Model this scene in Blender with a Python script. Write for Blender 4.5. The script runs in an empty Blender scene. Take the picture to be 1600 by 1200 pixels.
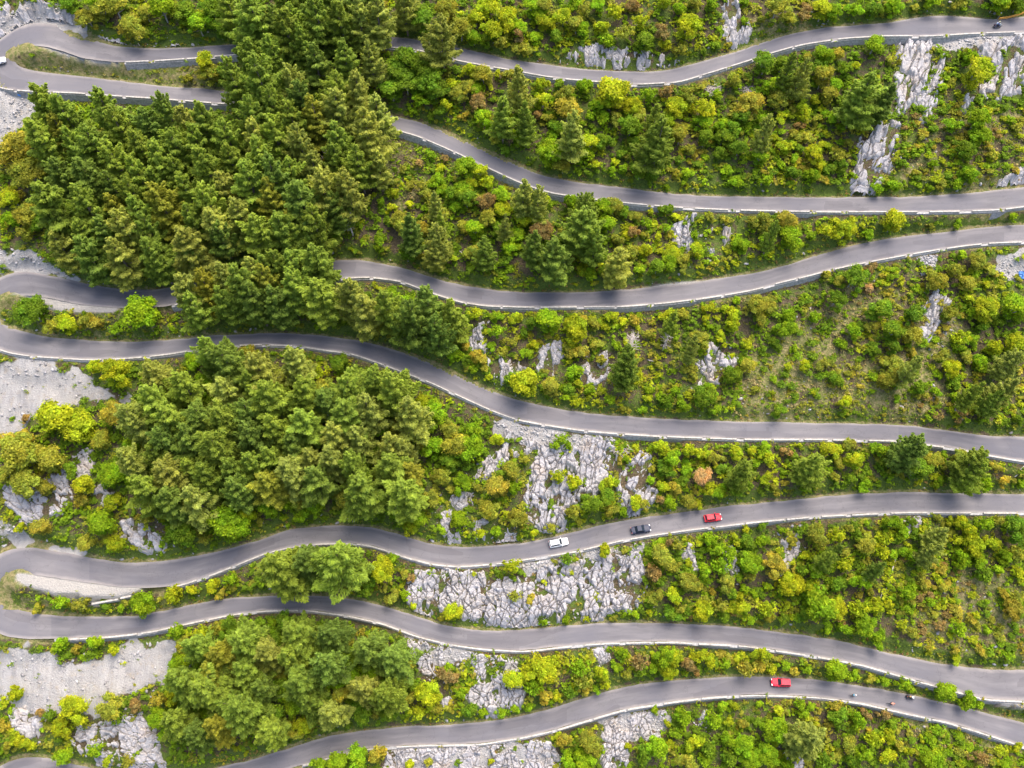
import bpy, bmesh, math, random
import numpy as np
from mathutils import Vector, Matrix, kdtree
random.seed(11); RNG = np.random.default_rng(11)
S = bpy.context.scene
COL = S.collection
R = math.radians

# ------------------------------------------------------------------ camera
TILT = R(28.0); TANH = 0.643; FPX = 800/TANH; DIST = 191.0
M_SLOPE = math.tan(R(22.0))
CAM = np.array([0, -DIST*math.sin(TILT), DIST*math.cos(TILT)])
VD = np.array([0, math.sin(TILT), -math.cos(TILT)]); VU = np.array([0, math.cos(TILT), math.sin(TILT)])
cam_data = bpy.data.cameras.new('camera'); cam = bpy.data.objects.new('camera', cam_data); COL.objects.link(cam)
cam.location = CAM; cam.rotation_euler = (TILT, 0, 0)
cam_data.sensor_width = 36; cam_data.lens = 18/TANH; cam_data.clip_end = 2000; cam_data.clip_start = 1
S.camera = cam

def ray(px, py):
    return VD + ((px-800)/FPX)*np.array([1, 0, 0]) + ((600-py)/FPX)*VU
def hit_plane(px, py, off=0.0):                # meets z = m*y + off
    d = ray(px, py); t = (M_SLOPE*CAM[1] + off - CAM[2])/(d[2]-M_SLOPE*d[1]); return CAM + t*d
def hit_z(px, py, z):
    d = ray(px, py); return CAM + (z-CAM[2])/d[2]*d
def proj(p):
    v = np.asarray(p, float)-CAM; dep = v@VD
    return 800+FPX*v[0]/dep, 600-FPX*(v@VU)/dep, dep

# ------------------------------------------------------------------ numpy noise
_PERM = np.random.default_rng(5).random((256, 256))
def vnoise(x, y):
    xi = np.floor(x).astype(int); yi = np.floor(y).astype(int); fx = x-xi; fy = y-yi
    fx = fx*fx*(3-2*fx); fy = fy*fy*(3-2*fy)
    g = lambda a, b: _PERM[a & 255, b & 255]
    return (g(xi, yi)*(1-fx)+g(xi+1, yi)*fx)*(1-fy) + (g(xi, yi+1)*(1-fx)+g(xi+1, yi+1)*fx)*fy
def fbm(x, y, o=4):
    s = 0; a = .5; n = 0
    for k in range(o):
        s = s + a*vnoise(x*2**k+17*k, y*2**k+31*k); n += a; a *= .5
    return s/n
def sstep(a, b, x):
    t = np.clip((x-a)/(b-a), 0, 1); return t*t*(3-2*t)
def inside(poly, x, y):
    poly = np.asarray(poly, float); r = np.zeros(np.shape(x), bool); j = len(poly)-1
    for i in range(len(poly)):
        xi, yi = poly[i]; xj, yj = poly[j]
        c = ((yi > y) != (yj > y)) & (x < (xj-xi)*(y-yi)/((yj-yi) if yj != yi else 1e-9)+xi)
        r ^= c; j = i
    return r
def sdist(poly, x, y):                         # distance to a polygon's edge, positive inside
    poly = np.asarray(poly, float); d = np.full(np.shape(x), 1e9)
    for i in range(len(poly)):
        a = poly[i-1]; b = poly[i]; ab = b-a; t = np.clip(((x-a[0])*ab[0]+(y-a[1])*ab[1])/(ab@ab+1e-9), 0, 1)
        d = np.minimum(d, np.hypot(x-a[0]-t*ab[0], y-a[1]-t*ab[1]))
    return np.where(inside(poly, x, y), d, -d)

# ------------------------------------------------------------------ object helpers
def mesh_np(name, V, F, mat=None, smooth=False, tint=None, mats=None, matidx=None):
    me = bpy.data.meshes.new(name); V = np.asarray(V, np.float32); F = np.asarray(F, np.int32)
    k = F.shape[1]
    me.vertices.add(len(V)); me.vertices.foreach_set('co', V.ravel())
    me.loops.add(F.size); me.loops.foreach_set('vertex_index', F.ravel())
    me.polygons.add(len(F)); me.polygons.foreach_set('loop_start', np.arange(0, F.size, k, dtype=np.int32))
    me.polygons.foreach_set('loop_total', np.full(len(F), k, np.int32))
    if smooth: me.polygons.foreach_set('use_smooth', np.ones(len(F), bool))
    me.update(calc_edges=True); me.validate()
    if tint is not None:
        a = me.attributes.new('tint', 'FLOAT_COLOR', 'FACE' if len(tint) == len(F) else 'POINT')
        t = np.ones((len(tint), 4), np.float32); t[:, :tint.shape[1]] = tint; a.data.foreach_set('color', t.ravel())
    for m in (mats or ([mat] if mat else [])): me.materials.append(m)
    if matidx is not None: me.polygons.foreach_set('material_index', np.asarray(matidx, np.int32))
    return me
def link(name, me, parent=None, loc=None):
    o = bpy.data.objects.new(name, me); COL.objects.link(o)
    if parent: o.parent = parent
    if loc is not None: o.location = loc
    return o
def tag(o, label=None, cat=None, group=None, kind=None):
    if label: o['label'] = label
    if cat: o['category'] = cat
    if group: o['group'] = group
    if kind: o['kind'] = kind
    return o
def empty(name, loc, rz=0.0):
    o = bpy.data.objects.new(name, None); COL.objects.link(o); o.location = loc; o.rotation_euler = (0, 0, rz); o.empty_display_size = .3
    return o
class MB:                                      # collects boxes, tubes and lofts
    def __init__(s): s.v = []; s.f = []
    def poly(s, pts, faces):
        b = len(s.v); s.v += [tuple(map(float, p)) for p in pts]; s.f += [tuple(b+i for i in f) for f in faces]
    def box(s, c, size, rot=None, taper=1.0):
        x, y, z = [q/2 for q in size]; P = []
        for sz in (-1, 1):
            k = taper if sz > 0 else 1
            P += [Vector((-x*k, -y*k, z*sz)), Vector((x*k, -y*k, z*sz)), Vector((x*k, y*k, z*sz)), Vector((-x*k, y*k, z*sz))]
        if rot is not None: P = [rot @ p for p in P]
        P = [p+Vector(c) for p in P]
        s.poly(P, [(3, 2, 1, 0), (4, 5, 6, 7), (0, 1, 5, 4), (1, 2, 6, 5), (2, 3, 7, 6), (3, 0, 4, 7)])
    def tube(s, pts, rad, n=6, cap=True):
        pts = [Vector(p) for p in pts]; b = len(s.v); m = len(pts)
        rad = rad if hasattr(rad, '__len__') else [rad]*m
        for i, p in enumerate(pts):
            t = (pts[min(i+1, m-1)]-pts[max(i-1, 0)]); t = t.normalized() if t.length > 1e-9 else Vector((0, 0, 1))
            u = t.cross(Vector((0, 0, 1)) if abs(t.z) < .9 else Vector((1, 0, 0))).normalized(); w = t.cross(u)
            for k in range(n):
                a = 2*math.pi*k/n; s.v.append(tuple(p+(u*math.cos(a)+w*math.sin(a))*rad[i]))
        for i in range(m-1):
            for k in range(n):
                s.f.append((b+i*n+k, b+i*n+(k+1) % n, b+(i+1)*n+(k+1) % n, b+(i+1)*n+k))
        if cap: s.f.append(tuple(b+k for k in reversed(range(n)))); s.f.append(tuple(b+(m-1)*n+k for k in range(n)))
    def loft(s, rings, closed=True, caps=True):
        b = len(s.v); n = len(rings[0])
        for r in rings: s.v += [tuple(map(float, p)) for p in r]
        for i in range(len(rings)-1):
            for k in range(n if closed else n-1):
                s.f.append((b+i*n+k, b+i*n+(k+1) % n, b+(i+1)*n+(k+1) % n, b+(i+1)*n+k))
        if caps: s.f.append(tuple(b+k for k in reversed(range(n)))); s.f.append(tuple(b+(len(rings)-1)*n+k for k in range(n)))
    def build(s, name, mat, parent=None, loc=None, smooth=False, bevel=0):
        me = bpy.data.meshes.new(name); me.from_pydata(s.v, [], s.f); me.materials.append(mat)
        bm = bmesh.new(); bm.from_mesh(me); bmesh.ops.recalc_face_normals(bm, faces=bm.faces)
        if bevel: bmesh.ops.bevel(bm, geom=list(bm.edges), offset=bevel, segments=2, affect='EDGES', profile=.5)
        bm.to_mesh(me); bm.free()
        if smooth: me.polygons.foreach_set('use_smooth', [True]*len(me.polygons))
        return link(name, me, parent, loc)

# ------------------------------------------------------------------ materials
def mat(name):
    m = bpy.data.materials.new(name); m.use_nodes = True; nt = m.node_tree
    return m, nt, nt.nodes['Principled BSDF'], nt.nodes['Material Output']
def nd(nt, t, **kw):
    n = nt.nodes.new(t)
    for k, v in kw.items():
        if k.startswith('i_'):
            key = k[2:]; n.inputs[int(key) if key.isdigit() else key.replace('_', ' ')].default_value = v
        else: setattr(n, k, v)
    return n
def noise(nt, scale, detail=4, rough=.6, vec=None):
    n = nd(nt, 'ShaderNodeTexNoise', i_Scale=scale, i_Detail=detail, i_Roughness=rough)
    if vec is not None: nt.links.new(vec, n.inputs['Vector'])
    return n.outputs['Fac']
def ramp(nt, fac, stops):
    r = nt.nodes.new('ShaderNodeValToRGB'); nt.links.new(fac, r.inputs[0]); el = r.color_ramp.elements
    while len(el) < len(stops): el.new(.5)
    for e, (p, c) in zip(el, stops): e.position = p; e.color = (*c, 1) if len(c) == 3 else c
    return r.outputs[0]
def mix(nt, fac, a, b, mode='MIX'):
    n = nt.nodes.new('ShaderNodeMix'); n.data_type = 'RGBA'; n.blend_type = mode; n.clamp_factor = True
    for s, v in ((n.inputs[0], fac), (n.inputs[6], a), (n.inputs[7], b)):
        if hasattr(v, 'is_output'): nt.links.new(v, s)
        elif hasattr(v, '__len__'): s.default_value = (*v, 1) if len(v) == 3 else v
        else: s.default_value = v
    return n.outputs[2]
def math_(nt, op, a, b=0.0, c=None):
    n = nt.nodes.new('ShaderNodeMath'); n.operation = op
    for s, v in zip(n.inputs, (a, b, c)):
        if v is None: continue
        if hasattr(v, 'is_output'): nt.links.new(v, s)
        else: s.default_value = v
    return n.outputs[0]
def bump(nt, h, strength, dist, bsdf):
    b = nd(nt, 'ShaderNodeBump', i_Strength=strength, i_Distance=dist); nt.links.new(h, b.inputs['Height']); nt.links.new(b.outputs[0], bsdf.inputs['Normal'])

def plain(name, col, rough=.6, metal=0.0, spec=.4, vary=.12, scale=4.0, coat=0.0):
    m, nt, b, out = mat(name)
    tc = nd(nt, 'ShaderNodeTexCoord').outputs['Object']
    n = noise(nt, scale, 4, .6, tc)
    c = ramp(nt, n, [(.25, tuple(q*(1-vary) for q in col)), (.75, tuple(min(1, q*(1+vary)) for q in col))])
    nt.links.new(c, b.inputs['Base Color']); b.inputs['Roughness'].default_value = rough; b.inputs['Metallic'].default_value = metal
    b.inputs['Specular IOR Level'].default_value = spec; b.inputs['Coat Weight'].default_value = coat
    return m

def mk_foliage():
    m, nt, b, out = mat('foliage')
    at = nd(nt, 'ShaderNodeAttribute', attribute_name='tint'); oi = nd(nt, 'ShaderNodeObjectInfo')
    geo = nd(nt, 'ShaderNodeNewGeometry')
    n = noise(nt, .9, 3, .6, geo.outputs['Position'])
    c = mix(nt, 1.0, at.outputs['Color'], oi.outputs['Color'], 'MULTIPLY')
    shade = ramp(nt, n, [(.3, (.76, .79, .80)), (.7, (1.25, 1.18, .9))])
    c = mix(nt, 1.0, c, shade, 'MULTIPLY')
    nt.links.new(c, b.inputs['Base Color']); b.inputs['Roughness'].default_value = .6; b.inputs['Specular IOR Level'].default_value = .08
    tr = nd(nt, 'ShaderNodeBsdfTranslucent'); nt.links.new(mix(nt, 1.0, c, (1.1, 1.15, .6), 'MULTIPLY'), tr.inputs[0])
    ms = nd(nt, 'ShaderNodeMixShader', i_0=.48); nt.links.new(b.outputs[0], ms.inputs[1]); nt.links.new(tr.outputs[0], ms.inputs[2])
    nt.links.new(ms.outputs[0], out.inputs[0]); return m
def mk_rock():
    m, nt, b, out = mat('limestone')
    geo = nd(nt, 'ShaderNodeNewGeometry'); P = geo.outputs['Position']
    at = nd(nt, 'ShaderNodeAttribute', attribute_name='tint')
    n1 = noise(nt, .35, 5, .65, P); n2 = noise(nt, 3.0, 6, .7, P); n3 = noise(nt, .18, 3, .5, P)
    c = ramp(nt, n2, [(.3, (.22, .212, .217)), (.5, (.36, .347, .343)), (.72, (.46, .445, .437))])
    c = mix(nt, ramp(nt, n1, [(.5, (0, 0, 0)), (.72, (.55,)*3)]), c, (.30, .29, .31))
    c = mix(nt, ramp(nt, n3, [(.56, (0, 0, 0)), (.7, (.4,)*3)]), c, (.44, .35, .25))
    c = mix(nt, 1.0, c, at.outputs['Color'], 'MULTIPLY')
    nt.links.new(c, b.inputs['Base Color']); b.inputs['Roughness'].default_value = .9; b.inputs['Specular IOR Level'].default_value = .2
    bump(nt, noise(nt, 5.0, 5, .7, P), .6, .12, b); return m
def mk_ground():
    m, nt, b, out = mat('hillside')
    geo = nd(nt, 'ShaderNodeNewGeometry'); P = geo.outputs['Position']
    at = nd(nt, 'ShaderNodeAttribute', attribute_name='tint'); sep = nd(nt, 'ShaderNodeSeparateColor'); nt.links.new(at.outputs['Color'], sep.inputs[0])
    n1 = noise(nt, .5, 6, .7, P); n2 = noise(nt, 2.5, 5, .7, P); n3 = noise(nt, 7.0, 4, .7, P)
    soil = ramp(nt, n2, [(.3, (.06, .05, .03)), (.55, (.13, .10, .06)), (.75, (.22, .165, .10))])
    green = ramp(nt, n2, [(.3, (.06, .09, .02)), (.6, (.12, .17, .03)), (.8, (.20, .22, .05))])
    dry = ramp(nt, n2, [(.25, (.17, .15, .06)), (.52, (.31, .26, .12)), (.8, (.44, .36, .21))])
    grav = ramp(nt, n3, [(.3, (.29, .275, .262)), (.52, (.40, .383, .365)), (.75, (.49, .47, .45))])
    grav = mix(nt, ramp(nt, noise(nt, .25, 4, .6, P), [(.45, (0, 0, 0)), (.65, (.6,)*3)]), grav, (.27, .265, .27)); grav = mix(nt, ramp(nt, noise(nt, .6, 5, .7, P), [(.52, (0, 0, 0)), (.68, (.55,)*3)]), grav, (.40, .33, .24))
    jit = math_(nt, 'MULTIPLY', math_(nt, 'SUBTRACT', n1, .5), 1.5)
    f = lambda s: math_(nt, 'ADD', s, jit)
    edge = lambda s: ramp(nt, s, [(.42, (0, 0, 0)), (.58, (1, 1, 1))])
    c = mix(nt, edge(f(sep.outputs[1])), soil, green)
    c = mix(nt, edge(f(sep.outputs[2])), c, mix(nt, ramp(nt, noise(nt, .8, 4, .7, P), [(.4, (0, 0, 0)), (.6, (.8,)*3)]), dry, green))
    j2 = math_(nt, 'ADD', sep.outputs[0], math_(nt, 'MULTIPLY', math_(nt, 'SUBTRACT', n1, .5), .5))
    mp = nd(nt, 'ShaderNodeMapping', i_Scale=(1, .12, .12)); nt.links.new(P, mp.inputs[0])
    grav = mix(nt, ramp(nt, noise(nt, .7, 4, .6, mp.outputs[0]), [(.45, (0, 0, 0)), (.62, (.5,)*3)]), grav, (.50, .48, .46))
    c = mix(nt, edge(j2), c, grav)
    lay = ramp(nt, n2, [(.3, (.33, .31, .285)), (.7, (.46, .435, .40))])
    c = mix(nt, math_(nt, 'SUBTRACT', 1.0, at.outputs['Alpha']), c, lay)
    nt.links.new(c, b.inputs['Base Color']); b.inputs['Roughness'].default_value = .95; b.inputs['Specular IOR Level'].default_value = .1
    bump(nt, math_(nt, 'ADD', n3, math_(nt, 'MULTIPLY', n2, 1.5)), 1.0, .3, b); return m
def mk_asphalt():
    m, nt, b, out = mat('asphalt')
    uv = nd(nt, 'ShaderNodeUVMap', uv_map='UVMap'); sx = nd(nt, 'ShaderNodeSeparateXYZ'); nt.links.new(uv.outputs[0], sx.inputs[0])
    geo = nd(nt, 'ShaderNodeNewGeometry'); P = geo.outputs['Position']
    mp = nd(nt, 'ShaderNodeMapping', i_Scale=(2.2, .06, 1)); nt.links.new(uv.outputs[0], mp.inputs[0])
    streak = noise(nt, 1.6, 5, .6, mp.outputs[0])
    patch = noise(nt, .07, 3, .5, P); fine = noise(nt, 9.0, 4, .7, P)
    c = ramp(nt, streak, [(.3, (.092, .089, .098)), (.52, (.130, .124, .133)), (.72, (.168, .159, .166))])
    c = mix(nt, ramp(nt, patch, [(.42, (0, 0, 0)), (.60, (.75,)*3)]), c, (.092, .092, .112))  # uneven asphalt tone, deepened bluish to paint in shade from roadside trees
    # distance from the middle, 0..1: paler dust at the verges, darker worn lanes
    a = math_(nt, 'ABSOLUTE', math_(nt, 'SUBTRACT', sx.outputs[0], .5)); a = math_(nt, 'MULTIPLY', a, 2.0)
    a2 = math_(nt, 'ADD', a, math_(nt, 'MULTIPLY', math_(nt, 'SUBTRACT', noise(nt, .3, 4, .6, P), .5), .3))
    c = mix(nt, ramp(nt, a2, [(.72, (0, 0, 0)), (1.0, (.75,)*3)]), c, (.31, .28, .26))
    lane = ramp(nt, a, [(.0, (.0,)*3), (.18, (.0,)*3), (.42, (.30,)*3), (.66, (0,)*3)])
    c = mix(nt, lane, c, (.115, .108, .12))
    c = mix(nt, ramp(nt, fine, [(.35, (.25,)*3), (.6, (0, 0, 0))]), c, (.115, .11, .115))
    # a few lengths laid at another time, with a cross joint
    v = nd(nt, 'ShaderNodeTexVoronoi', voronoi_dimensions='1D'); v.inputs['Scale'].default_value = .022; nt.links.new(sx.outputs[1], v.inputs['W'])
    sp = nd(nt, 'ShaderNodeSeparateColor'); nt.links.new(v.outputs['Color'], sp.inputs[0])
    c = mix(nt, math_(nt, 'MULTIPLY', sp.outputs[0], .20), c, (.22, .205, .205))
    wv = nd(nt, 'ShaderNodeTexVoronoi', feature='DISTANCE_TO_EDGE', i_Scale=.16)
    wp = nd(nt, 'ShaderNodeMix', data_type='VECTOR'); wp.inputs[0].default_value = .12; nt.links.new(P, wp.inputs[4]); wn = nd(nt, 'ShaderNodeTexNoise', i_Scale=.5, i_Detail=3.0); nt.links.new(P, wn.inputs['Vector']); 
    sc_ = nd(nt, 'ShaderNodeVectorMath', operation='SCALE'); nt.links.new(wn.outputs['Color'], sc_.inputs[0]); sc_.inputs['Scale'].default_value = 40.0; nt.links.new(sc_.outputs[0], wp.inputs[5]); nt.links.new(wp.outputs[1], wv.inputs['Vector'])
    c = mix(nt, ramp(nt, wv.outputs['Distance'], [(.003, (.32,)*3), (.011, (0, 0, 0))]), c, (.06, .058, .065))
    br = nd(nt, 'ShaderNodeTexVoronoi', feature='F1', distance='CHEBYCHEV', i_Scale=1.0); mq = nd(nt, 'ShaderNodeMapping', i_Scale=(1.6, .10, 1)); nt.links.new(uv.outputs[0], mq.inputs[0]); nt.links.new(mq.outputs[0], br.inputs['Vector'])
    sq = nd(nt, 'ShaderNodeSeparateColor'); nt.links.new(br.outputs['Color'], sq.inputs[0])
    c = mix(nt, ramp(nt, sq.outputs[1], [(.80, (0, 0, 0)), (.82, (.38,)*3)]), c, (.085, .08, .088))
    nt.links.new(c, b.inputs['Base Color']); b.inputs['Roughness'].default_value = .85; b.inputs['Specular IOR Level'].default_value = .25
    bump(nt, fine, .3, .03, b); return m
def mk_masonry(name, c0, c1, c2, sc=(1, 1, 1)):
    m, nt, b, out = mat(name)
    geo = nd(nt, 'ShaderNodeNewGeometry'); P = geo.outputs['Position']
    mp = nd(nt, 'ShaderNodeMapping', i_Scale=sc); nt.links.new(P, mp.inputs[0])
    vo = nd(nt, 'ShaderNodeTexVoronoi', i_Scale=2.2); nt.links.new(mp.outputs[0], vo.inputs['Vector'])
    n = noise(nt, 2.4, 5, .65, P); n2 = noise(nt, .5, 4, .6, P)
    c = ramp(nt, n, [(.28, c0), (.5, c1), (.72, c2)])
    sp = nd(nt, 'ShaderNodeSeparateColor'); nt.links.new(vo.outputs['Color'], sp.inputs[0])
    c = mix(nt, math_(nt, 'MULTIPLY', sp.outputs[0], .35), c, c0)
    c = mix(nt, ramp(nt, n2, [(.55, (0, 0, 0)), (.75, (.5,)*3)]), c, tuple(q*.6 for q in c0))
    nt.links.new(c, b.inputs['Base Color']); b.inputs['Roughness'].default_value = .9; b.inputs['Specular IOR Level'].default_value = .2
    bump(nt, vo.outputs['Distance'], .5, .05, b); return m
MF = mk_foliage(); MROCK = mk_rock(); MGR = mk_ground(); MAS = mk_asphalt()
MWHITE = mk_masonry('limewashed_stone', (.22, .20, .175), (.42, .395, .36), (.52, .50, .465))
MWALL = mk_masonry('grey_wall_stone', (.18, .178, .178), (.32, .315, .31), (.45, .44, .43), (1, 1, 2))
MBARK = plain('pine_bark', (.20, .165, .14), .95, vary=.35, scale=3, spec=.1)
MBARK2 = plain('grey_bark', (.30, .28, .26), .95, vary=.3, scale=3, spec=.1)
MDEAD = plain('bleached_wood', (.50, .44, .41), .9, vary=.2, scale=3, spec=.1)
# ------------------------------------------------------------------ roads: edges of each pass as seen from above, laid on the slope
def P_(s): return [tuple(map(float, q.split(','))) for q in s.split()]
UP = [P_("60,34 80,36 100,43 127,55 153,65 180,72 213,75 253,76 300,74 357,70 440,63 523,58 560,58 613,58 653,62 717,75 767,86 800,94 840,99 900,107 960,111 1013,113 1053,108 1100,95 1147,82 1187,68 1233,53 1290,43 1340,39 1387,36 1413,30 1463,24 1513,26 1547,31 1580,28 1600,26 1720,12"),
 P_("67,113 133,120 200,128 267,136 320,138 383,147 450,155 520,165 593,177 653,190 693,205 733,223 777,245 820,263 840,272 887,283 947,290 987,295 1040,302 1100,306 1160,307 1220,308 1280,309 1347,308 1413,308 1467,305 1513,302 1560,297 1600,292 1720,272"),
 P_("67,428 100,435 133,443 167,449 200,453 233,453 260,451 340,432 420,415 477,409 533,406 573,407 613,415 640,422 697,440 733,448 777,454 820,457 867,457 910,457 960,454 993,451 1033,447 1083,442 1133,433 1177,427 1220,417 1280,398 1347,380 1413,369 1480,362 1533,355 1600,351 1720,347"),
 P_("33,517 67,525 100,529 150,533 200,534 250,532 300,528 333,524 410,521 460,521 507,525 550,530 593,540 633,552 667,565 707,583 747,602 783,617 820,628 843,633 893,642 940,648 1000,652 1067,656 1133,658 1180,659 1220,659 1280,661 1347,662 1413,664 1463,670 1513,677 1557,682 1600,683 1720,682"),
 P_("67,857 100,863 133,870 167,876 200,879 233,879 267,876 317,867 367,855 420,840 440,830 483,823 533,821 573,823 607,830 647,843 683,852 720,855 767,853 820,848 850,842 900,830 950,818 1007,808 1077,799 1150,789 1180,787 1247,780 1313,773 1413,769 1513,771 1600,772 1720,773"),
 P_("33,955 73,961 110,964 173,963 213,963 253,955 300,945 350,935 397,932 440,931 483,931 533,933 580,942 617,952 653,963 693,977 733,983 773,986 820,984 867,979 933,974 1000,973 1067,975 1133,978 1180,983 1220,988 1247,991 1313,1002 1380,1018 1447,1033 1513,1043 1563,1047 1600,1047 1720,1042"),
 P_("73,1184 107,1192 140,1200 180,1210 230,1214 290,1210 340,1200 400,1185 450,1170 500,1153 540,1145 580,1141 633,1135 687,1133 733,1130 780,1125 820,1118 867,1105 933,1085 983,1072 1033,1065 1083,1061 1133,1058 1200,1057 1280,1062 1347,1072 1413,1083 1463,1095 1513,1107 1563,1120 1600,1129 1720,1160")]
LO = [P_("73,72 100,81 133,92 187,98 253,95 297,92 343,88 440,80 527,73 557,71 600,73 640,77 667,81 713,95 763,104 800,110 840,118 883,124 947,129 993,133 1060,129 1123,110 1177,93 1210,82 1253,70 1320,60 1380,57 1453,57 1513,53 1600,50 1720,40"),
 P_("40,143 77,144 127,146 207,152 257,155 327,161 363,163 450,173 520,183 600,197 627,206 653,213 700,233 753,258 813,286 860,302 920,310 980,317 1047,323 1097,326 1177,329 1230,330 1310,331 1380,331 1447,331 1507,330 1563,328 1600,323 1720,305"),
 P_("67,463 100,471 133,477 187,482 227,481 265,478 340,462 420,447 477,440 533,435 580,433 627,439 670,456 720,472 760,478 820,480 900,479 973,479 1047,473 1107,465 1177,453 1220,441 1247,435 1313,418 1380,405 1447,393 1497,385 1543,380 1600,378 1720,376"),
 P_("27,554 67,558 140,562 193,560 230,557 267,553 300,547 340,541 400,538 467,540 503,546 550,552 593,567 633,582 673,597 717,618 770,642 810,656 853,664 907,672 950,676 1027,681 1133,685 1180,686 1263,686 1323,687 1397,688 1450,695 1490,700 1547,712 1600,721 1720,732"),
 P_("83,902 133,910 187,918 233,918 280,915 333,897 380,878 420,862 467,852 500,849 533,848 573,850 607,860 633,870 680,882 717,885 780,880 800,877 850,869 900,861 970,844 1017,836 1080,827 1140,820 1180,815 1213,812 1280,806 1360,802 1413,800 1560,801 1600,801 1720,800"),
 P_("40,998 100,998 173,994 233,987 307,971 360,960 407,954 430,953 483,953 543,961 597,973 650,993 707,1007 760,1014 820,1017 867,1011 930,1005 987,1003 1047,1002 1160,1008 1180,1011 1230,1018 1287,1027 1347,1038 1410,1057 1490,1079 1540,1092 1600,1095 1720,1096"),
 P_("73,1225 107,1235 140,1243 180,1250 230,1252 290,1246 340,1236 400,1217 453,1200 517,1182 560,1171 597,1167 645,1164 683,1163 750,1162 807,1153 820,1151 867,1140 933,1120 973,1108 1040,1097 1093,1090 1133,1087 1180,1085 1223,1086 1283,1089 1347,1098 1407,1112 1477,1127 1530,1143 1600,1166 1720,1200")]
HP = [ # outer edge, inner edge of each bend, from the upper pass to the lower one
 (P_("60,34 40,37 20,47 0,60 -22,82 -28,104 -18,126 0,139 40,143"), P_("73,72 50,71 30,78 21,88 22,97 33,106 67,113")),
 (P_("67,428 40,424 20,425 0,432 -30,452 -42,487 -34,522 0,548 27,554"), P_("67,463 27,461 10,465 0,473 -7,485 -3,499 13,511 33,517")),
 (P_("67,857 37,854 17,857 0,863 -30,886 -44,925 -34,970 0,995 40,998"), P_("83,902 46,898 28,901 18,909 12,920 11,937 18,949 36,955")),
 (P_("73,1184 43,1182 20,1187 0,1197 -25,1220"), P_("73,1225 50,1222 35,1226 25,1234 15,1250"))]
def yat(pl, x): return np.interp(x, [p[0] for p in pl], [p[1] for p in pl])
def resample(pl, n):
    p = np.array(pl); s = np.r_[0, np.cumsum(np.hypot(*np.diff(p, axis=0).T))]; t = np.linspace(0, s[-1], n)
    return np.c_[np.interp(t, s, p[:, 0]), np.interp(t, s, p[:, 1])]
def smooth1(a, k):
    w = np.hanning(2*k+3)[1:-1]; w /= w.sum(); ap = np.pad(a, ((k, k), (0, 0)), mode='edge')
    return np.stack([np.convolve(ap[:, i], w, 'valid') for i in range(a.shape[1])], 1)
def pass_pairs(k, rightward):
    x0 = max(UP[k][0][0], LO[k][0][0])+6; xs = np.arange(x0, 1712, 7.0)
    q = np.c_[xs, yat(UP[k], xs), xs, yat(LO[k], xs)]
    return q if rightward else q[::-1]
CH = []                                        # chains: dict of arrays U, L (edges on the uphill and the downhill traffic side), C, pass index
def make_chain(kup, klow, hp):
    parts = [pass_pairs(kup, False)]; own = [np.full(len(parts[0]), kup)]
    o = resample(hp[0], 26)[1:-1]; i_ = resample(hp[1], 26)[1:-1]
    h = np.c_[o, i_]; parts.append(h); own.append(np.full(len(h), 10+kup))
    if klow is not None:
        q = pass_pairs(klow, True)[:, [2, 3, 0, 1]]; parts.append(q); own.append(np.full(len(q), klow))
    q = np.vstack(parts); own = np.concatenate(own); q = smooth1(q, 2)
    cz = np.array([hit_plane((a+c)/2, (b+d)/2)[2] for a, b, c, d in q])
    cz = smooth1(cz[:, None], 4)[:, 0]
    A = np.array([hit_z(a, b, z) for (a, b, c, d), z in zip(q, cz)]); B = np.array([hit_z(c, d, z) for (a, b, c, d), z in zip(q, cz)])
    C = (A+B)/2; s = np.r_[0, np.cumsum(np.linalg.norm(np.diff(C, axis=0), axis=1))]; t = np.arange(0, s[-1], .8)
    f = lambda M: np.stack([np.interp(t, s, M[:, i]) for i in range(3)], 1)
    CH.append(dict(A=smooth1(f(A), 2), B=smooth1(f(B), 2), own=own[np.clip(np.searchsorted(s, t), 0, len(own)-1)], t=t, kup=kup, klow=klow))
    c = CH[-1]; c['C'] = (c['A']+c['B'])/2
make_chain(0, 1, HP[0]); make_chain(2, 3, HP[1]); make_chain(4, 5, HP[2]); make_chain(6, None, HP[3])
RC = np.vstack([c['C'] for c in CH]); RA = np.vstack([c['A'] for c in CH]); RB = np.vstack([c['B'] for c in CH])
KD = kdtree.KDTree(len(RC))
for i, p in enumerate(RC): KD.insert((p[0], p[1], 0), i)
KD.balance()
RN = (RA-RC)[:, :2]; RHW = np.linalg.norm(RN, axis=1); RN = RN/RHW[:, None]
def road_info(x, y):                           # nearest station, distance beyond the asphalt's edge (negative on it)
    x = np.ravel(x); y = np.ravel(y); idx = np.fromiter((KD.find((a, b, 0))[1] for a, b in zip(x, y)), int, len(x))
    dx = x-RC[idx, 0]; dy = y-RC[idx, 1]; s = dx*RN[idx, 0]+dy*RN[idx, 1]; tt = np.abs(-dx*RN[idx, 1]+dy*RN[idx, 0])
    d = np.abs(s)-RHW[idx]; d = np.where(tt > 1.2, np.maximum(d, np.minimum(np.hypot(dx, dy)-RHW[idx], tt)), d)
    return idx, d

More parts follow.
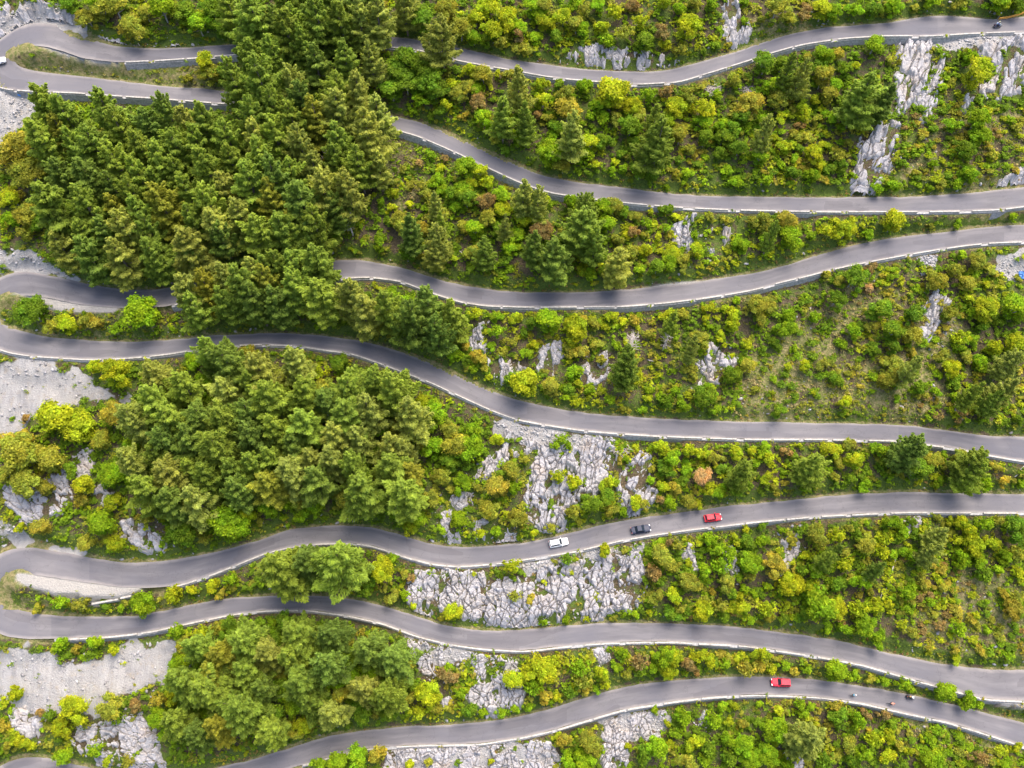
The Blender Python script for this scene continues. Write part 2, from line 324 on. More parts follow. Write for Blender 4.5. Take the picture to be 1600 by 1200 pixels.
# gravel lay-bys level with the road beside them
GRAVEL = [P_("70,70 100,81 133,92 187,98 190,104 150,102 110,94 80,84 62,76"), P_("22,461 70,465 100,472 150,480 190,483 182,492 100,494 72,484 55,470"),
 P_("28,897 83,903 133,911 190,919 228,919 212,930 150,946 118,942 80,929 45,917 30,908"), P_("978,455 1030,441 1065,436 1112,435 1085,444 1033,449 990,454"),
 P_("1520,1090 1540,1092 1600,1094 1720,1096 1720,1125 1600,1108 1570,1104")]
GRAVEL_W = [[tuple(hit_plane(*p)[:2]) for p in g] for g in GRAVEL]
SCREE = [P_("0,563 60,560 118,574 165,600 205,622 205,632 165,640 130,640 80,640 45,662 20,690 -40,700 -60,560"),
 P_("-60,1004 0,1006 130,1018 200,1010 262,1000 290,1012 286,1060 262,1076 240,1092 200,1088 158,1120 130,1112 66,1118 22,1104 0,1085 -60,1090"),
 P_("0,150 55,148 62,165 60,200 25,214 -50,220 -50,150"), P_("1560,408 1600,398 1720,400 1720,440 1600,440 1572,440 1560,425"),
 P_("1428,405 1462,402 1458,425 1438,432"), P_("1455,60 1600,53 1720,52 1720,70 1600,67 1530,78 1470,80"),
 P_("770,660 815,668 905,680 960,686 960,700 900,705 850,700 800,690"), P_("640,1000 700,1015 820,1030 800,1045 700,1040 650,1030"),
 P_("600,1172 800,1160 870,1165 860,1205 610,1210"), P_("810,885 905,866 1005,848 1005,872 880,885 840,895"), P_("944,1128 1004,1111 1037,1112 1041,1140 1000,1150 950,1145"),
 P_("-60,815 0,812 40,832 90,855 130,866 90,862 40,850 -60,862"), P_("0,385 60,398 110,420 130,438 80,427 30,420 -50,430 -60,390"), P_("-60,30 0,15 70,0 120,20 128,48 90,36 50,30 0,56 -60,90")]
SCREE_W = [[tuple(hit_plane(*p)[:2]) for p in g] for g in SCREE]
MEADOW = [P_("1395,165 1720,165 1720,290 1400,304"), P_("1150,570 1300,430 1480,410 1530,560 1520,668 1120,656"), P_("1420,880 1560,880 1720,900 1720,1040 1480,1035 1395,970"),
 P_("1410,1115 1720,1180 1720,1230 1440,1230"), P_("30,76 110,92 340,100 360,140 130,117 40,108"), P_("0,470 60,475 100,495 260,500 300,524 150,530 40,516"), P_("5,915 60,925 150,950 330,915 340,935 210,960 30,952"),
 P_("1120,10 1250,20 1330,40 1180,66"), P_("980,440 1200,440 1200,460 1060,500"), P_("260,512 420,505 500,520 330,524"), P_("590,200 690,230 700,330 600,350 560,300")]
MEADOW_W = [[tuple(hit_plane(*p)[:2]) for p in g] for g in MEADOW]

# ------------------------------------------------------------------ the hillside
GS = .6; GX = np.arange(-182, 182.01, GS); GY = np.arange(-142, 150.01, GS)
XX, YY = np.meshgrid(GX, GY); sh = XX.shape
idx, dd = road_info(XX, YY); dd = dd.reshape(sh); zr = RC[idx, 2].reshape(sh)
base = M_SLOPE*YY + (fbm(XX/22, YY/22, 3)-.5)*3.2*sstep(2, 12, dd) + (fbm(XX/3.5+9, YY/3.5, 4)-.5)*1.3*sstep(.6, 4, dd)
cut = (M_SLOPE*YY > zr)
up = zr - .1 + (base - zr + .1)*sstep(.45, 2.6, dd)
fill = .15+.85*sstep(.55, .75, vnoise(XX/17+3, YY/17+8))       # how much of the drop is a bare wall, how much a bank of earth
bank = zr-.22-np.maximum(dd-.6, 0)*.30-fill*1.35
down = np.where(dd < .02, zr-.14, np.where(base < bank, base+(bank-base)*(1-sstep(.6, 6.0, dd)), base-.25))
TZ = np.where(dd < 0, zr-.14, np.where(cut, up, np.minimum(down, zr-.14+np.maximum(0, dd-1.2)*.6)))
wg = np.zeros(sh); wl = np.zeros(sh)
for g in GRAVEL_W:
    sd = sdist(g, XX, YY); k = sstep(-.5, .3, sd); TZ = TZ*(1-k)+(zr-.06)*k; wg = np.maximum(wg, sstep(-.4, .5, sd)); wl = np.maximum(wl, sstep(-.5, .4, sd))
TZ = np.where(dd < -.3, zr-.14, TZ)
for g in SCREE_W: wg = np.maximum(wg, .85*sstep(-1.5, 1.5, sdist(g, XX, YY)+(fbm(XX/4, YY/4, 4)-.5)*9))
wd = np.zeros(sh)
for g in MEADOW_W: wd = np.maximum(wd, .55*sstep(-3, 3, sdist(g, XX, YY)))
wd = np.maximum(wd, .75*np.exp(-np.maximum(dd-.2, 0)/.55)); wgr = .42+.5*(fbm(XX/9+3, YY/9, 3)-.4)+.35*np.exp(-((dd-1.6)/1.0)**2)
low = ~cut & (dd > .3); wgr = wgr-np.where(low, .42*np.exp(-(dd/2.2)**2), 0); wd = wd+np.where(low, .18*np.exp(-(dd/2.5)**2), 0)
wd = np.where(dd < 0, .8, wd+.6*(fbm(XX/9+40, YY/9+7, 3)-.5)); wgr = np.clip(wgr, 0, 1)
def T(x, y):
    fx = np.clip((np.asarray(x)-GX[0])/GS, 0, len(GX)-1.001); fy = np.clip((np.asarray(y)-GY[0])/GS, 0, len(GY)-1.001)
    i = fx.astype(int); j = fy.astype(int); u = fx-i; v = fy-j
    return (TZ[j, i]*(1-u)+TZ[j, i+1]*u)*(1-v)+(TZ[j+1, i]*(1-u)+TZ[j+1, i+1]*u)*v
def sampleg(G, x, y):
    i = np.clip(np.round((np.asarray(x)-GX[0])/GS).astype(int), 0, len(GX)-1); j = np.clip(np.round((np.asarray(y)-GY[0])/GS).astype(int), 0, len(GY)-1)
    return G[j, i]
def hit_ground(px, py, h=0.0):
    p = hit_plane(px, py, h); d = ray(px, py)
    for _ in range(8): p = CAM + (float(T(p[0], p[1]))+h-CAM[2])/d[2]*d
    return p
nx, ny = len(GX), len(GY); q = np.arange(nx*ny).reshape(ny, nx)
F = np.stack([q[:-1, :-1], q[:-1, 1:], q[1:, 1:], q[1:, :-1]], -1).reshape(-1, 4)
me = mesh_np('hillside', np.c_[XX.ravel(), YY.ravel(), TZ.ravel()], F, MGR, True, tint=np.c_[wg.ravel(), wgr.ravel(), wd.ravel(), 1-wl.ravel()])
tag(link('hillside', me), 'steep mountain slope of soil, dry grass and scree between the roads', None, None, 'structure')
# the mountain carries on far beyond the frame: one coarse sheet under and round the fine one
bx = np.array([-900, -182, 182, 900.]); by = np.array([-700, -142, 150, 700.]); V = []; FF = []
for j in range(4):
    for i in range(4): V.append((bx[i], by[j], M_SLOPE*by[j]-.3))
for j in range(3):
    for i in range(3):
        if (i, j) != (1, 1): FF.append((j*4+i, j*4+i+1, (j+1)*4+i+1, (j+1)*4+i))
me = mesh_np('far_hillside', V, FF, MGR, tint=np.tile([[0., .6, .2]], (16, 1)))
tag(link('far_hillside', me), 'mountain slope going on beyond the roads', None, None, 'structure')

# ------------------------------------------------------------------ asphalt
NAMES = ['top', 'second', 'third', 'fourth', 'fifth', 'sixth', 'seventh']
for ci, c in enumerate(CH):
    n = len(c['t']); A = c['A'].copy(); B = c['B'].copy(); C = c['C']
    w = (A-B); wl = np.linalg.norm(w, axis=1, keepdims=True); w = w/wl
    ja = (fbm(c['t']/2.5, c['t']*0+ci, 3)-.5)*.35; jb = (fbm(c['t']/2.5, c['t']*0+ci+40, 3)-.5)*.35
    A += w*ja[:, None]; B -= w*jb[:, None]
    us = [0, .2, .5, .8, 1]; V = []
    for u in us: V.append(A*(1-u)+B*u + np.array([0, 0, .05*(1-abs(2*u-1))]))
    V = np.stack(V, 1).reshape(-1, 3); q = np.arange(n*5).reshape(n, 5)
    F = np.stack([q[:-1, :-1], q[:-1, 1:], q[1:, 1:], q[1:, :-1]], -1).reshape(-1, 4)
    nrm = np.cross(V[F[:, 1]]-V[F[:, 0]], V[F[:, 2]]-V[F[:, 0]])
    if nrm[:, 2].mean() < 0: F = F[:, ::-1]
    me = mesh_np('road', V, F, MAS, True)
    uvl = me.uv_layers.new(name='UVMap'); vi = np.empty(len(me.loops), np.int32); me.loops.foreach_get('vertex_index', vi)
    uvv = np.stack([np.tile(us, n), np.repeat(c['t']+ci*311, 5)], 1); uvl.data.foreach_set('uv', uvv[vi].astype(np.float32).ravel())
    lab = 'narrow grey asphalt road, %s pass%s' % (NAMES[c['kup']], '' if c['klow'] is None else ' and %s pass joined by a hairpin' % NAMES[c['klow']])
    tag(link('road', me), lab, None, None, 'structure')

# ------------------------------------------------------------------ parapets and retaining walls along the valley side
PASS_X = [(190, 1700), (-20, 1700), (265, 1700), (-5, 1700), (262, 1700), (80, 1600), (470, 1700)]
ORD = ['', 'first', 'second', 'third', 'fourth', 'fifth', 'sixth', 'seventh', 'eighth', 'ninth', 'tenth', 'eleventh', 'twelfth', 'thirteenth', 'fourteenth', 'fifteenth', 'sixteenth', 'seventeenth', 'eighteenth', 'nineteenth', 'twentieth']
TENS = {20: 'twenty', 30: 'thirty', 40: 'forty', 50: 'fifty', 60: 'sixty', 70: 'seventy', 80: 'eighty', 90: 'ninety'}
def ordw(n):
    if n <= 20: return ORD[n]
    t = n//10*10; return (TENS[t][:-1]+'ieth') if n == t else TENS[t]+'-'+ORD[n-t]
def strip(P, N, t, prof):                      # sweep a closed profile of (offset, height) along P
    rings = []
    for i in range(len(t)): rings.append([(P[i, 0]+N[i, 0]*o, P[i, 1]+N[i, 1]*o, P[i, 2]+h) for o, h in prof])
    m = MB(); m.loft(rings); return m
def low_edge(k):
    for c in CH:
        if k in (c['kup'], c['klow']):
            e, o = (c['B'], c['A']) if k == c['kup'] else (c['A'], c['B'])
            sel = np.isin(c['own'], [k, 10+c['kup']] if k == c['klow'] or c['klow'] is None else [k])
            E = e[sel]; O = o[sel]
            px = np.array([proj(p)[:2] for p in E])
            if k == c['klow']: ok = (px[:, 0] >= PASS_X[k][0]) & (px[:, 1] > yat(LO[k], np.maximum(px[:, 0], 40))-14)
            else: ok = (px[:, 0] >= PASS_X[k][0])
            ok &= px[:, 0] <= PASS_X[k][1]
            E = E[ok]; O = O[ok]; px = px[ok]; o_ = np.argsort(px[:, 0]); E = E[o_]; O = O[o_]
            N = (E-O)[:, :2]; N /= np.linalg.norm(N, axis=1, keepdims=True); return E, N
rw = random.Random(4); GAPS = []
for k in range(7):
    E, N = low_edge(k); s = np.r_[0, np.cumsum(np.linalg.norm(np.diff(E, axis=0), axis=1))]
    def at(a, b, step=.9):
        t = np.linspace(a, b, max(2, int((b-a)/step)+1))
        return np.stack([np.interp(t, s, E[:, i]) for i in range(3)], 1), np.stack([np.interp(t, s, N[:, i]) for i in range(2)], 1), t
    # retaining wall
    Pq, Nq, t = at(0, s[-1], 1.2); rings = []
    hgt = 1.6+2.0*sstep(.35, .75, fbm(t/16+k*7, t*0+k, 2))
    if k == 1: hgt = np.where(t < 14, 4.5, hgt)
    for i in range(len(t)):
        pr = [(.04, .0), (.64, -.02), (.66, -.3), (.66+.14*hgt[i], -hgt[i]), (.04, -hgt[i])]
        rings.append([(Pq[i, 0]+Nq[i, 0]*o, Pq[i, 1]+Nq[i, 1]*o, Pq[i, 2]-.03+h) for o, h in pr])
    m = MB(); m.loft(rings)
    o = m.build('retaining_wall', MWALL); tag(o, 'rough grey stone retaining wall holding up the valley side of the %s road' % NAMES[k], 'retaining wall', 'stone retaining walls under the roads', 'thing')
    # parapet blocks with gaps
    a = rw.uniform(0, 2); segs = []
    while a < s[-1]-3:
        L = rw.uniform(5.2, 9.6); b = min(a+L, s[-1]); segs.append((a, b)); a = b+rw.choice([.6, .9, 1.2, 1.5, 1.8, 3.0]); GAPS.append(at(b, max(a, b+.1))[0].mean(0)+np.r_[at(b, a+.01)[1][0]*.55, 0])
    vis = []
    for a, b in segs:
        Pq, Nq, t = at(a, b); h = rw.uniform(.38, .50); w0 = .1; w1 = rw.uniform(.44, .54)
        Pc = Pq.mean(0); Pl = Pq-Pc
        m = strip(Pl, Nq, t, [(w0+.02, -.02), (w0, h-.05), (w0+.05, h), (w1-.05, h), (w1, h-.05), (w1+.03, -.1)])
        vis.append((proj(Pc)[0], m, Pc))
    inview = [v for v in vis if -5 < v[0] < 1605]
    for n_, (x_, m, Pc) in enumerate(sorted(inview, key=lambda v: v[0])):
        o = m.build('parapet', MWHITE, None, Pc)
        tag(o, 'low whitewashed stone parapet block, %s from the left along the %s road\'s valley edge' % (ordw(n_+1), NAMES[k]), 'parapet', 'white parapet blocks along the %s road' % NAMES[k], 'thing')
for n_, (a, b, w) in enumerate([((146, 945), (186, 937), 'longer'), ((190, 936), (206, 932), 'short')]):
    m = MB(); A = hit_z(*a, hit_plane(*a)[2]+.7); B = hit_z(*b, hit_plane(*b)[2]+.7); C = (A+B)/2; L = np.linalg.norm(B-A)
    m.box((0, 0, .1), (L, .45, 1.3)); o = m.build('parapet', MWHITE, None, C, bevel=.04); o.rotation_euler.z = math.atan2(B[1]-A[1], B[0]-A[0])
    tag(o, '%s white parapet block at the rim of the gravel lay-by inside the lowest hairpin' % w, 'parapet', 'white parapet blocks round the gravel lay-by', 'thing')
# ------------------------------------------------------------------ limestone outcrops
def voro(u, v, seed, jit=.95, sq=False):
    g = np.random.default_rng(seed).random((128, 128, 3))
    iu = np.floor(u).astype(int); iv = np.floor(v).astype(int); f1 = np.full(u.shape, 9.); f2 = np.full(u.shape, 9.); hid = np.zeros(u.shape); lu = np.zeros(u.shape); lv = np.zeros(u.shape)
    for a in (-1, 0, 1):
        for b in (-1, 0, 1):
            r = g[(iu+a) & 127, (iv+b) & 127]; pu = iu+a+.5+(r[..., 0]-.5)*jit; pv = iv+b+.5+(r[..., 1]-.5)*jit
            d = (np.abs(u-pu)+.45*np.abs(v-pv)+.35*np.hypot(u-pu, v-pv)+.3*np.abs(u-pu-(v-pv)))*.62 if sq else np.hypot(u-pu, v-pv); n = d < f1
            f2 = np.where(n, f1, np.minimum(f2, d)); hid = np.where(n, r[..., 2], hid); lu = np.where(n, u-pu, lu); lv = np.where(n, v-pv, lv); f1 = np.where(n, d, f1)
    return f1, f2, hid, lu, lv
ROCKS = [ # polygon, blade angle (deg from +x), blade length, blade width, height, label
 ("-40,20 0,8 30,3 62,0 100,12 127,45 100,40 60,28 20,40 0,54 -40,80", 30, 1.6, .9, .9, 'blue-grey cliff face above the top hairpin bend'),
 ("146,52 200,58 250,62 300,66 300,73 250,74 213,73 180,70 150,60", 60, 1.2, .6, .7, 'low grey rock cut along the top road just past its hairpin'),
 ("1132,-15 1150,-15 1158,25 1175,48 1172,66 1150,74 1138,62 1130,40", 75, 1.6, .6, 1.0, 'narrow white rock rib running down to the top road'),
 ("872,96 890,78 930,68 980,80 1020,84 1065,90 1052,104 1015,110 960,108 900,103", 68, 1.2, .5, .8, 'broken pale ledges lining the cut of the top road mid-way'),
 ("1396,61 1448,63 1449,100 1442,122 1434,145 1414,168 1405,180 1401,143 1408,106 1406,80", 62, 2.4, .8, 1.3, 'tall white limestone buttress below the top road beside a lay-by'),
 ("1454,98 1470,93 1471,122 1467,145 1455,166 1451,189 1443,190 1446,167 1428,163 1446,141 1458,126", 62, 1.8, .6, .9, 'thin white rock rib next to the tall buttress'),
 ("1396,180 1403,206 1394,223 1393,258 1372,286 1354,308 1337,308 1336,284 1327,267 1342,241 1357,208 1376,200", 58, 2.6, .8, 1.3, 'jagged white limestone spur reaching down to the second road'),
 ("1530,76 1600,63 1720,60 1720,125 1600,132 1580,143 1554,153 1537,155 1535,143 1555,122 1548,96", 60, 2.4, .8, 1.1, 'broad grey slabby rock face under the top road at the frame edge'),
 ("1499,175 1511,150 1521,154 1515,176", 60, 1.6, .7, 1.0, 'small blue-grey boulder below the bright round tree'),
 ("1550,290 1576,270 1600,265 1720,262 1720,280 1600,288 1560,295", 25, 1.4, .6, .7, 'grey rock cut above the second road at the frame edge'),
 ("1049,371 1054,352 1069,347 1082,330 1091,336 1091,362 1078,391 1069,388 1056,382", 70, 2.0, .55, 1.2, 'fan of upright pale rock blades below the second road'),
 ("1113,358 1140,360 1140,377 1122,396 1108,401 1108,385", 65, 1.8, .55, 1.0, 'tilted white rock slabs beside the blade fan'),
 ("735,520 748,503 757,512 757,546 747,549 735,543", 75, 1.4, .5, 1.0, 'small grey fluted outcrop under the third road near the pines'),
 ("760,549 781,551 789,567 805,564 822,576 806,590 787,600 772,596 761,576", 65, 1.6, .6, 1.1, 'fluted grey outcrop uphill of the lime-green round tree'),
 ("842,541 874,536 879,561 870,573 859,589 841,577", 68, 1.2, .5, .9, 'scattered pale blades in the scrub under the lime-green crown'),
 ("908,572 950,548 962,570 944,590 918,602 907,590", 70, 1.2, .5, .9, 'loose pale boulders by the dead grey pine'),
 ("1109,539 1124,541 1126,552 1150,560 1146,577 1125,581 1125,596 1107,603 1082,606 1078,589 1092,568", 50, 1.8, 1.3, 1.2, 'large white boulder pile in the scrub above the fourth road'),
 ("1437,483 1461,456 1486,474 1480,482 1466,489 1469,510 1450,536 1437,536 1437,514 1449,503", 60, 2.0, .6, 1.2, 'grey-pink slabby outcrop in the meadow above the fourth road'),
 ("1471,520 1475,503 1488,506 1480,524", 60, 1.8, 1.2, .8, 'single flat grey slab next to the pink outcrop'),
 ("730,741 764,712 786,702 792,674 812,676 843,692 843,702 821,710 804,712 778,733 762,750 745,752", 68, 1.5, .5, 1.1, 'curved band of fluted rock below the fourth road'),
 ("843,703 856,700 909,702 912,688 940,684 961,702 963,732 943,762 921,784 899,789 884,794 881,830 843,828 825,814 820,791 818,765 829,741 836,717", 68, 1.8, .65, 1.3, 'largest fluted limestone face above the white car'),
 ("996,710 1018,714 1013,752 1029,768 1019,788 990,811 971,792 962,765 971,736", 58, 2.0, .6, 1.2, 'fluted limestone face above the dark blue car'),
 ("696,783 716,768 741,768 742,791 721,795", 55, 1.4, .7, .9, 'small pale outcrop among bushes above the fifth road'),
 ("688,802 704,799 716,830 719,848 700,848 690,830", 60, 1.0, .6, .8, 'crumbled white rocks at the fifth road near the bend'),
 ("742,814 764,812 812,829 832,821 828,846 790,850 760,850 745,833", 65, 1.1, .6, .9, 'rocky verge above the fifth road under olive bushes'),
 ("636,900 697,890 718,892 778,899 806,906 847,886 877,880 925,874 972,864 1004,860 1008,906 1002,947 949,963 925,970 896,968 861,977 804,982 768,980 735,970 692,961 659,963 638,937", 64, 1.5, .65, 1.25, 'wide white karst field between the fifth and sixth roads'),
 ("633,1003 660,1003 693,1013 684,1063 668,1060 652,1040", 65, 1.2, .6, 1.0, 'pale rock patch under the sixth road beside the pine wood'),
 ("733,1030 783,1025 822,1040 818,1100 790,1112 760,1124 738,1105 726,1090 743,1067", 62, 1.4, .6, 1.1, 'grey karst patch between the sixth and seventh roads'),
 ("684,1103 700,1088 708,1092 690,1124", 55, 1.4, .7, .9, 'thin pale slab above the seventh road beside a round bush'),
 ("924,1021 947,1010 956,1030 940,1040", 65, 1.0, .5, .8, 'small rubble heap just under the sixth road wall'),
 ("600,1174 680,1167 816,1159 865,1164 877,1186 865,1240 600,1240", 62, 1.3, .65, 1.0, 'pale karst field under the seventh road'),
 ("944,1132 962,1121 1004,1113 1036,1114 1041,1146 1030,1157 996,1155 977,1160 986,1177 970,1240 932,1240 944,1170", 62, 1.4, .55, 1.0, 'forked white karst patch below the seventh road'),
 ("112,708 140,700 154,728 116,765 98,800 42,817 8,792 4,758 58,750 96,742", 40, 1.3, .9, 1.1, 'blocky white rock slope below the yellow bushes'),
 ("145,762 166,755 180,790 150,800", 45, 1.1, .8, .9, 'small blocky rocks between two green bushes'),
 ("188,816 214,807 238,826 260,845 256,866 230,864 212,854 192,842", 65, 1.6, .7, 1.1, 'tilted white slabs above the lowest hairpin'),
 ("22,1106 60,1112 66,1150 42,1161 18,1134", 40, 1.8, 1.1, 1.1, 'rounded white boulder at the foot of the scree'),
 ("118,1135 180,1126 228,1112 240,1142 252,1182 275,1225 185,1215 130,1182 113,1160", 45, 1.2, .8, 1.1, 'blocky white rock slope above the last bend'),
 ("1128,865 1150,850 1150,905 1136,908", 60, 1.2, .8, .8, 'blue-shaded rocks showing between pale green crowns'),
 ("1072,850 1082,850 1090,890 1078,898 1068,880", 70, 1.1, .6, .8, 'narrow rocky gully under the red hatchback'),
 ("1220,838 1250,838 1246,860 1236,880 1222,905 1216,895 1228,865", 65, 1.0, .5, .9, 'pale rock streak running through trees below the fifth road'),
 ("1413,830 1424,810 1446,812 1444,822 1428,826 1418,845", 55, 1.2, .6, .8, 'short white ledge under the fifth road parapet'),
 ("1088,1118 1100,1114 1104,1140 1092,1140", 60, 1.4, 1.0, 1.0, 'lone grey boulder below the seventh road'),
 ("1212,1182 1236,1180 1258,1192 1250,1212 1216,1210", 40, 1.2, .8, .9, 'pale boulders by the pale spreading pine at the lower frame edge'),
]
RPOLY = []
for i, (pl, ang, bl, bw, hh, lab) in enumerate(ROCKS):
    W = np.array([hit_ground(*p)[:2] for p in P_(pl)]); RPOLY.append(W)
    g = .125; x0, y0 = W.min(0)-.6; x1, y1 = W.max(0)+.6
    gx = np.arange(x0, x1, g); gy = np.arange(y0, y1, g); X, Y = np.meshgrid(gx, gy)
    sd = sdist(W, X, Y)+(fbm(X/1.7+i, Y/1.7, 3)-.5)*2.4+(1.0 if i in (4, 5, 6, 7) else .35)
    a = R(ang); wx = X+(fbm(X/4, Y/4, 2)-.5)*1.4; wy = Y+(fbm(X/4+50, Y/4, 2)-.5)*1.4
    yy = wy/math.cos(R(22)); u = (wx*math.cos(a)+yy*math.sin(a)); v = (-wx*math.sin(a)+yy*math.cos(a))
    bl *= 1.25; bw *= 1.7
    f1, f2, h1, lu, lv = voro(u/bl, v/bw, 3+i, .95, True); e1 = f2-f1
    g1, g2, h2, mu, mv = voro(u/(bl*2.4)+7, v/(bw*2.2)+3, 90+i, .95, True); e2 = g2-g1
    k1, k2, h3, ku, kv = voro(u/(bl*.42), v/(bw*.42), 150+i, .95, True); e3 = k2-k1
    open_ = sstep(.30, .55, fbm(X/1.6+11, Y/1.6+i, 3)); ck = lambda e, w_: np.sqrt(np.clip(1-e/w_, 0, 1))
    disp = hh*(.55+.22*h1+.40*h2+.75*lv*(h1-.35)+.45*lu*(h1-.5)+.45*mv*(.4+h2)) + .10*h3+.28*kv*(h3-.3)+.14*ku - hh*.95*ck(e1, .11)*open_ - hh*ck(e2, .055) - .22*ck(e3, .10)*sstep(.4, .7, fbm(X/2+70, Y/2, 2))
    disp += (fbm(X*1.8, Y*1.8, 3)-.5)*.25; disp = np.maximum(disp, .06)
    gap = sstep(*((.48, .53) if i in (1, 3, 24) else (.585, .64)), fbm(X/2.2+30, Y/3.2+i*3, 3))           # soil pockets
    fall = np.clip(sd/.9, -1, 1)
    Z = T(X, Y) + np.where(fall > 0, disp*np.clip(fall*1.6, 0, 1), 0) + np.minimum(fall, 0)*.9 - .12 - gap*1.1
    keep = (sd > -.5)
    idr, ddr = road_info(X[keep], Y[keep]); lim = np.full(X.shape, False); lim[keep] = ddr > .35; keep &= lim
    zlim = np.full(X.shape, 99.); kk = np.zeros(X.shape, bool); kk[keep] = True
    fq = kk[:-1, :-1] & kk[:-1, 1:] & kk[1:, 1:] & kk[1:, :-1]
    q = np.arange(X.size).reshape(X.shape); F = np.stack([q[:-1, :-1], q[:-1, 1:], q[1:, 1:], q[1:, :-1]], -1)[fq]
    if len(F) < 10: continue
    used, inv = np.unique(F.ravel(), return_inverse=True); F = inv.reshape(-1, 4)
    shade = .82+.34*h1.ravel()[used]; t = np.c_[shade*(1+.02*h2.ravel()[used]), shade, shade*(1.03-.05*h2.ravel()[used])]
    c = np.array([X.ravel()[used].mean(), Y.ravel()[used].mean(), 0]); c[2] = T(c[0], c[1])
    V = np.c_[X.ravel()[used], Y.ravel()[used], Z.ravel()[used]]-c
    o = link('rock_outcrop', mesh_np('rock_outcrop', V, F, MROCK, False, tint=t), None, c)
    tag(o, lab, 'rock outcrop', 'limestone outcrops on the slope')

# loose stones: nobody could count them
def stone_tpl(seed):
    bm = bmesh.new(); bmesh.ops.create_icosphere(bm, subdivisions=1, radius=1); r = random.Random(seed)
    for v in bm.verts: v.co *= r.uniform(.65, 1.2)
    V = np.array([v.co[:] for v in bm.verts]); F = np.array([[v.index for v in f.verts] for f in bm.faces]); bm.free(); return V, F
TPL = [stone_tpl(s) for s in range(6)]
def scatter_stones(pts, smin, smax, rng):
    Vs, Fs, ts, b = [], [], [], 0
    for x, y in pts:
        V, F = TPL[rng.integers(6)]; s = smin+(smax-smin)*rng.random()**3.4; a = rng.random()*6.3
        ca, sa = math.cos(a), math.sin(a); st = 1+rng.random()*.9
        V = V*np.array([s*st, s, s*.7]); V = np.c_[V[:, 0]*ca-V[:, 1]*sa, V[:, 0]*sa+V[:, 1]*ca, V[:, 2]]+np.array([x, y, float(T(x, y))+s*.12])
        Vs.append(V); Fs.append(F+b); b += len(V); ts.append(np.full((len(V), 3), .62+.5*rng.random()))
    return np.vstack(Vs), np.vstack(Fs), np.vstack(ts)
rng = np.random.default_rng(77); pts = []
def near(poly, n, spread=0):
    W = np.array([hit_plane(*p)[:2] for p in poly]); lo, hi = W.min(0)-spread, W.max(0)+spread; out = []
    c = rng.random((n*4, 2))*(hi-lo)+lo; m = sdist(W, c[:, 0], c[:, 1]) > -spread; return list(map(tuple, c[m][:n]))
for g in SCREE: pts += near(g, 420)
for pl, *_ in ROCKS: pts += near(P_(pl), 26, 2.2)
for g in MEADOW[:4]: pts += near(g, 130)
cx = (rng.random((14000, 2))-.5)*np.array([290, 230]); i_, d_ = road_info(cx[:, 0], cx[:, 1])
up_ = M_SLOPE*cx[:, 1] > RC[i_, 2]; nz = vnoise(cx[:, 0]/7, cx[:, 1]/7)
m = (d_ > .5) & (d_ < 3.2) & up_ & (nz > .5); pts += list(map(tuple, cx[m][:900]))
pts = np.array(pts); i_, d_ = road_info(pts[:, 0], pts[:, 1]); pts = pts[d_ > .45]
V, F, t = scatter_stones(pts, .06, .42, rng)
tag(link('loose_stones', mesh_np('loose_stones', V, F, MROCK, False, tint=t)), 'loose pale limestone rubble scattered over scree and road cuts', 'stones', None, 'stuff')
# ------------------------------------------------------------------ foliage meshes
def quads(C, N, size, rng, asp=1.3, spin=True, along=None):
    """rhombic leaf sprays: centres C, normals N, size per spray; along = preferred long axis"""
    n = len(C); N = N/np.maximum(np.linalg.norm(N, axis=1, keepdims=True), 1e-6)
    r = rng.normal(size=(n, 3)) if along is None else along+rng.normal(size=(n, 3))*.22
    A = r-(r*N).sum(1, keepdims=True)*N; A /= np.maximum(np.linalg.norm(A, axis=1, keepdims=True), 1e-6); B = np.cross(N, A)
    s = np.asarray(size)[:, None]; b = s*(.55+.3*rng.random((n, 1))); a = s*asp*(.7+.5*rng.random((n, 1)))
    droop = N*s*.18
    V = np.stack([C-A*a-droop, C-B*b+A*a*.15, C+A*a-droop, C+B*b+A*a*.15], 1).reshape(-1, 3)
    return V, np.arange(n*4).reshape(n, 4)
def limb(m, p0, p1, r0, r1, n=5, sag=0.0, k=4, rnd=None):
    p0 = Vector(p0); p1 = Vector(p1); pts = []; rad = []
    for i in range(k):
        t = i/(k-1); p = p0.lerp(p1, t); p.z += sag*math.sin(math.pi*t)
        if rnd and 0 < i < k-1: p += Vector((rnd.uniform(-1, 1), rnd.uniform(-1, 1), rnd.uniform(-.5, .5)))*(p1-p0).length*.05
        pts.append(p); rad.append(r0+(r1-r0)*t)
    m.tube(pts, rad, n)
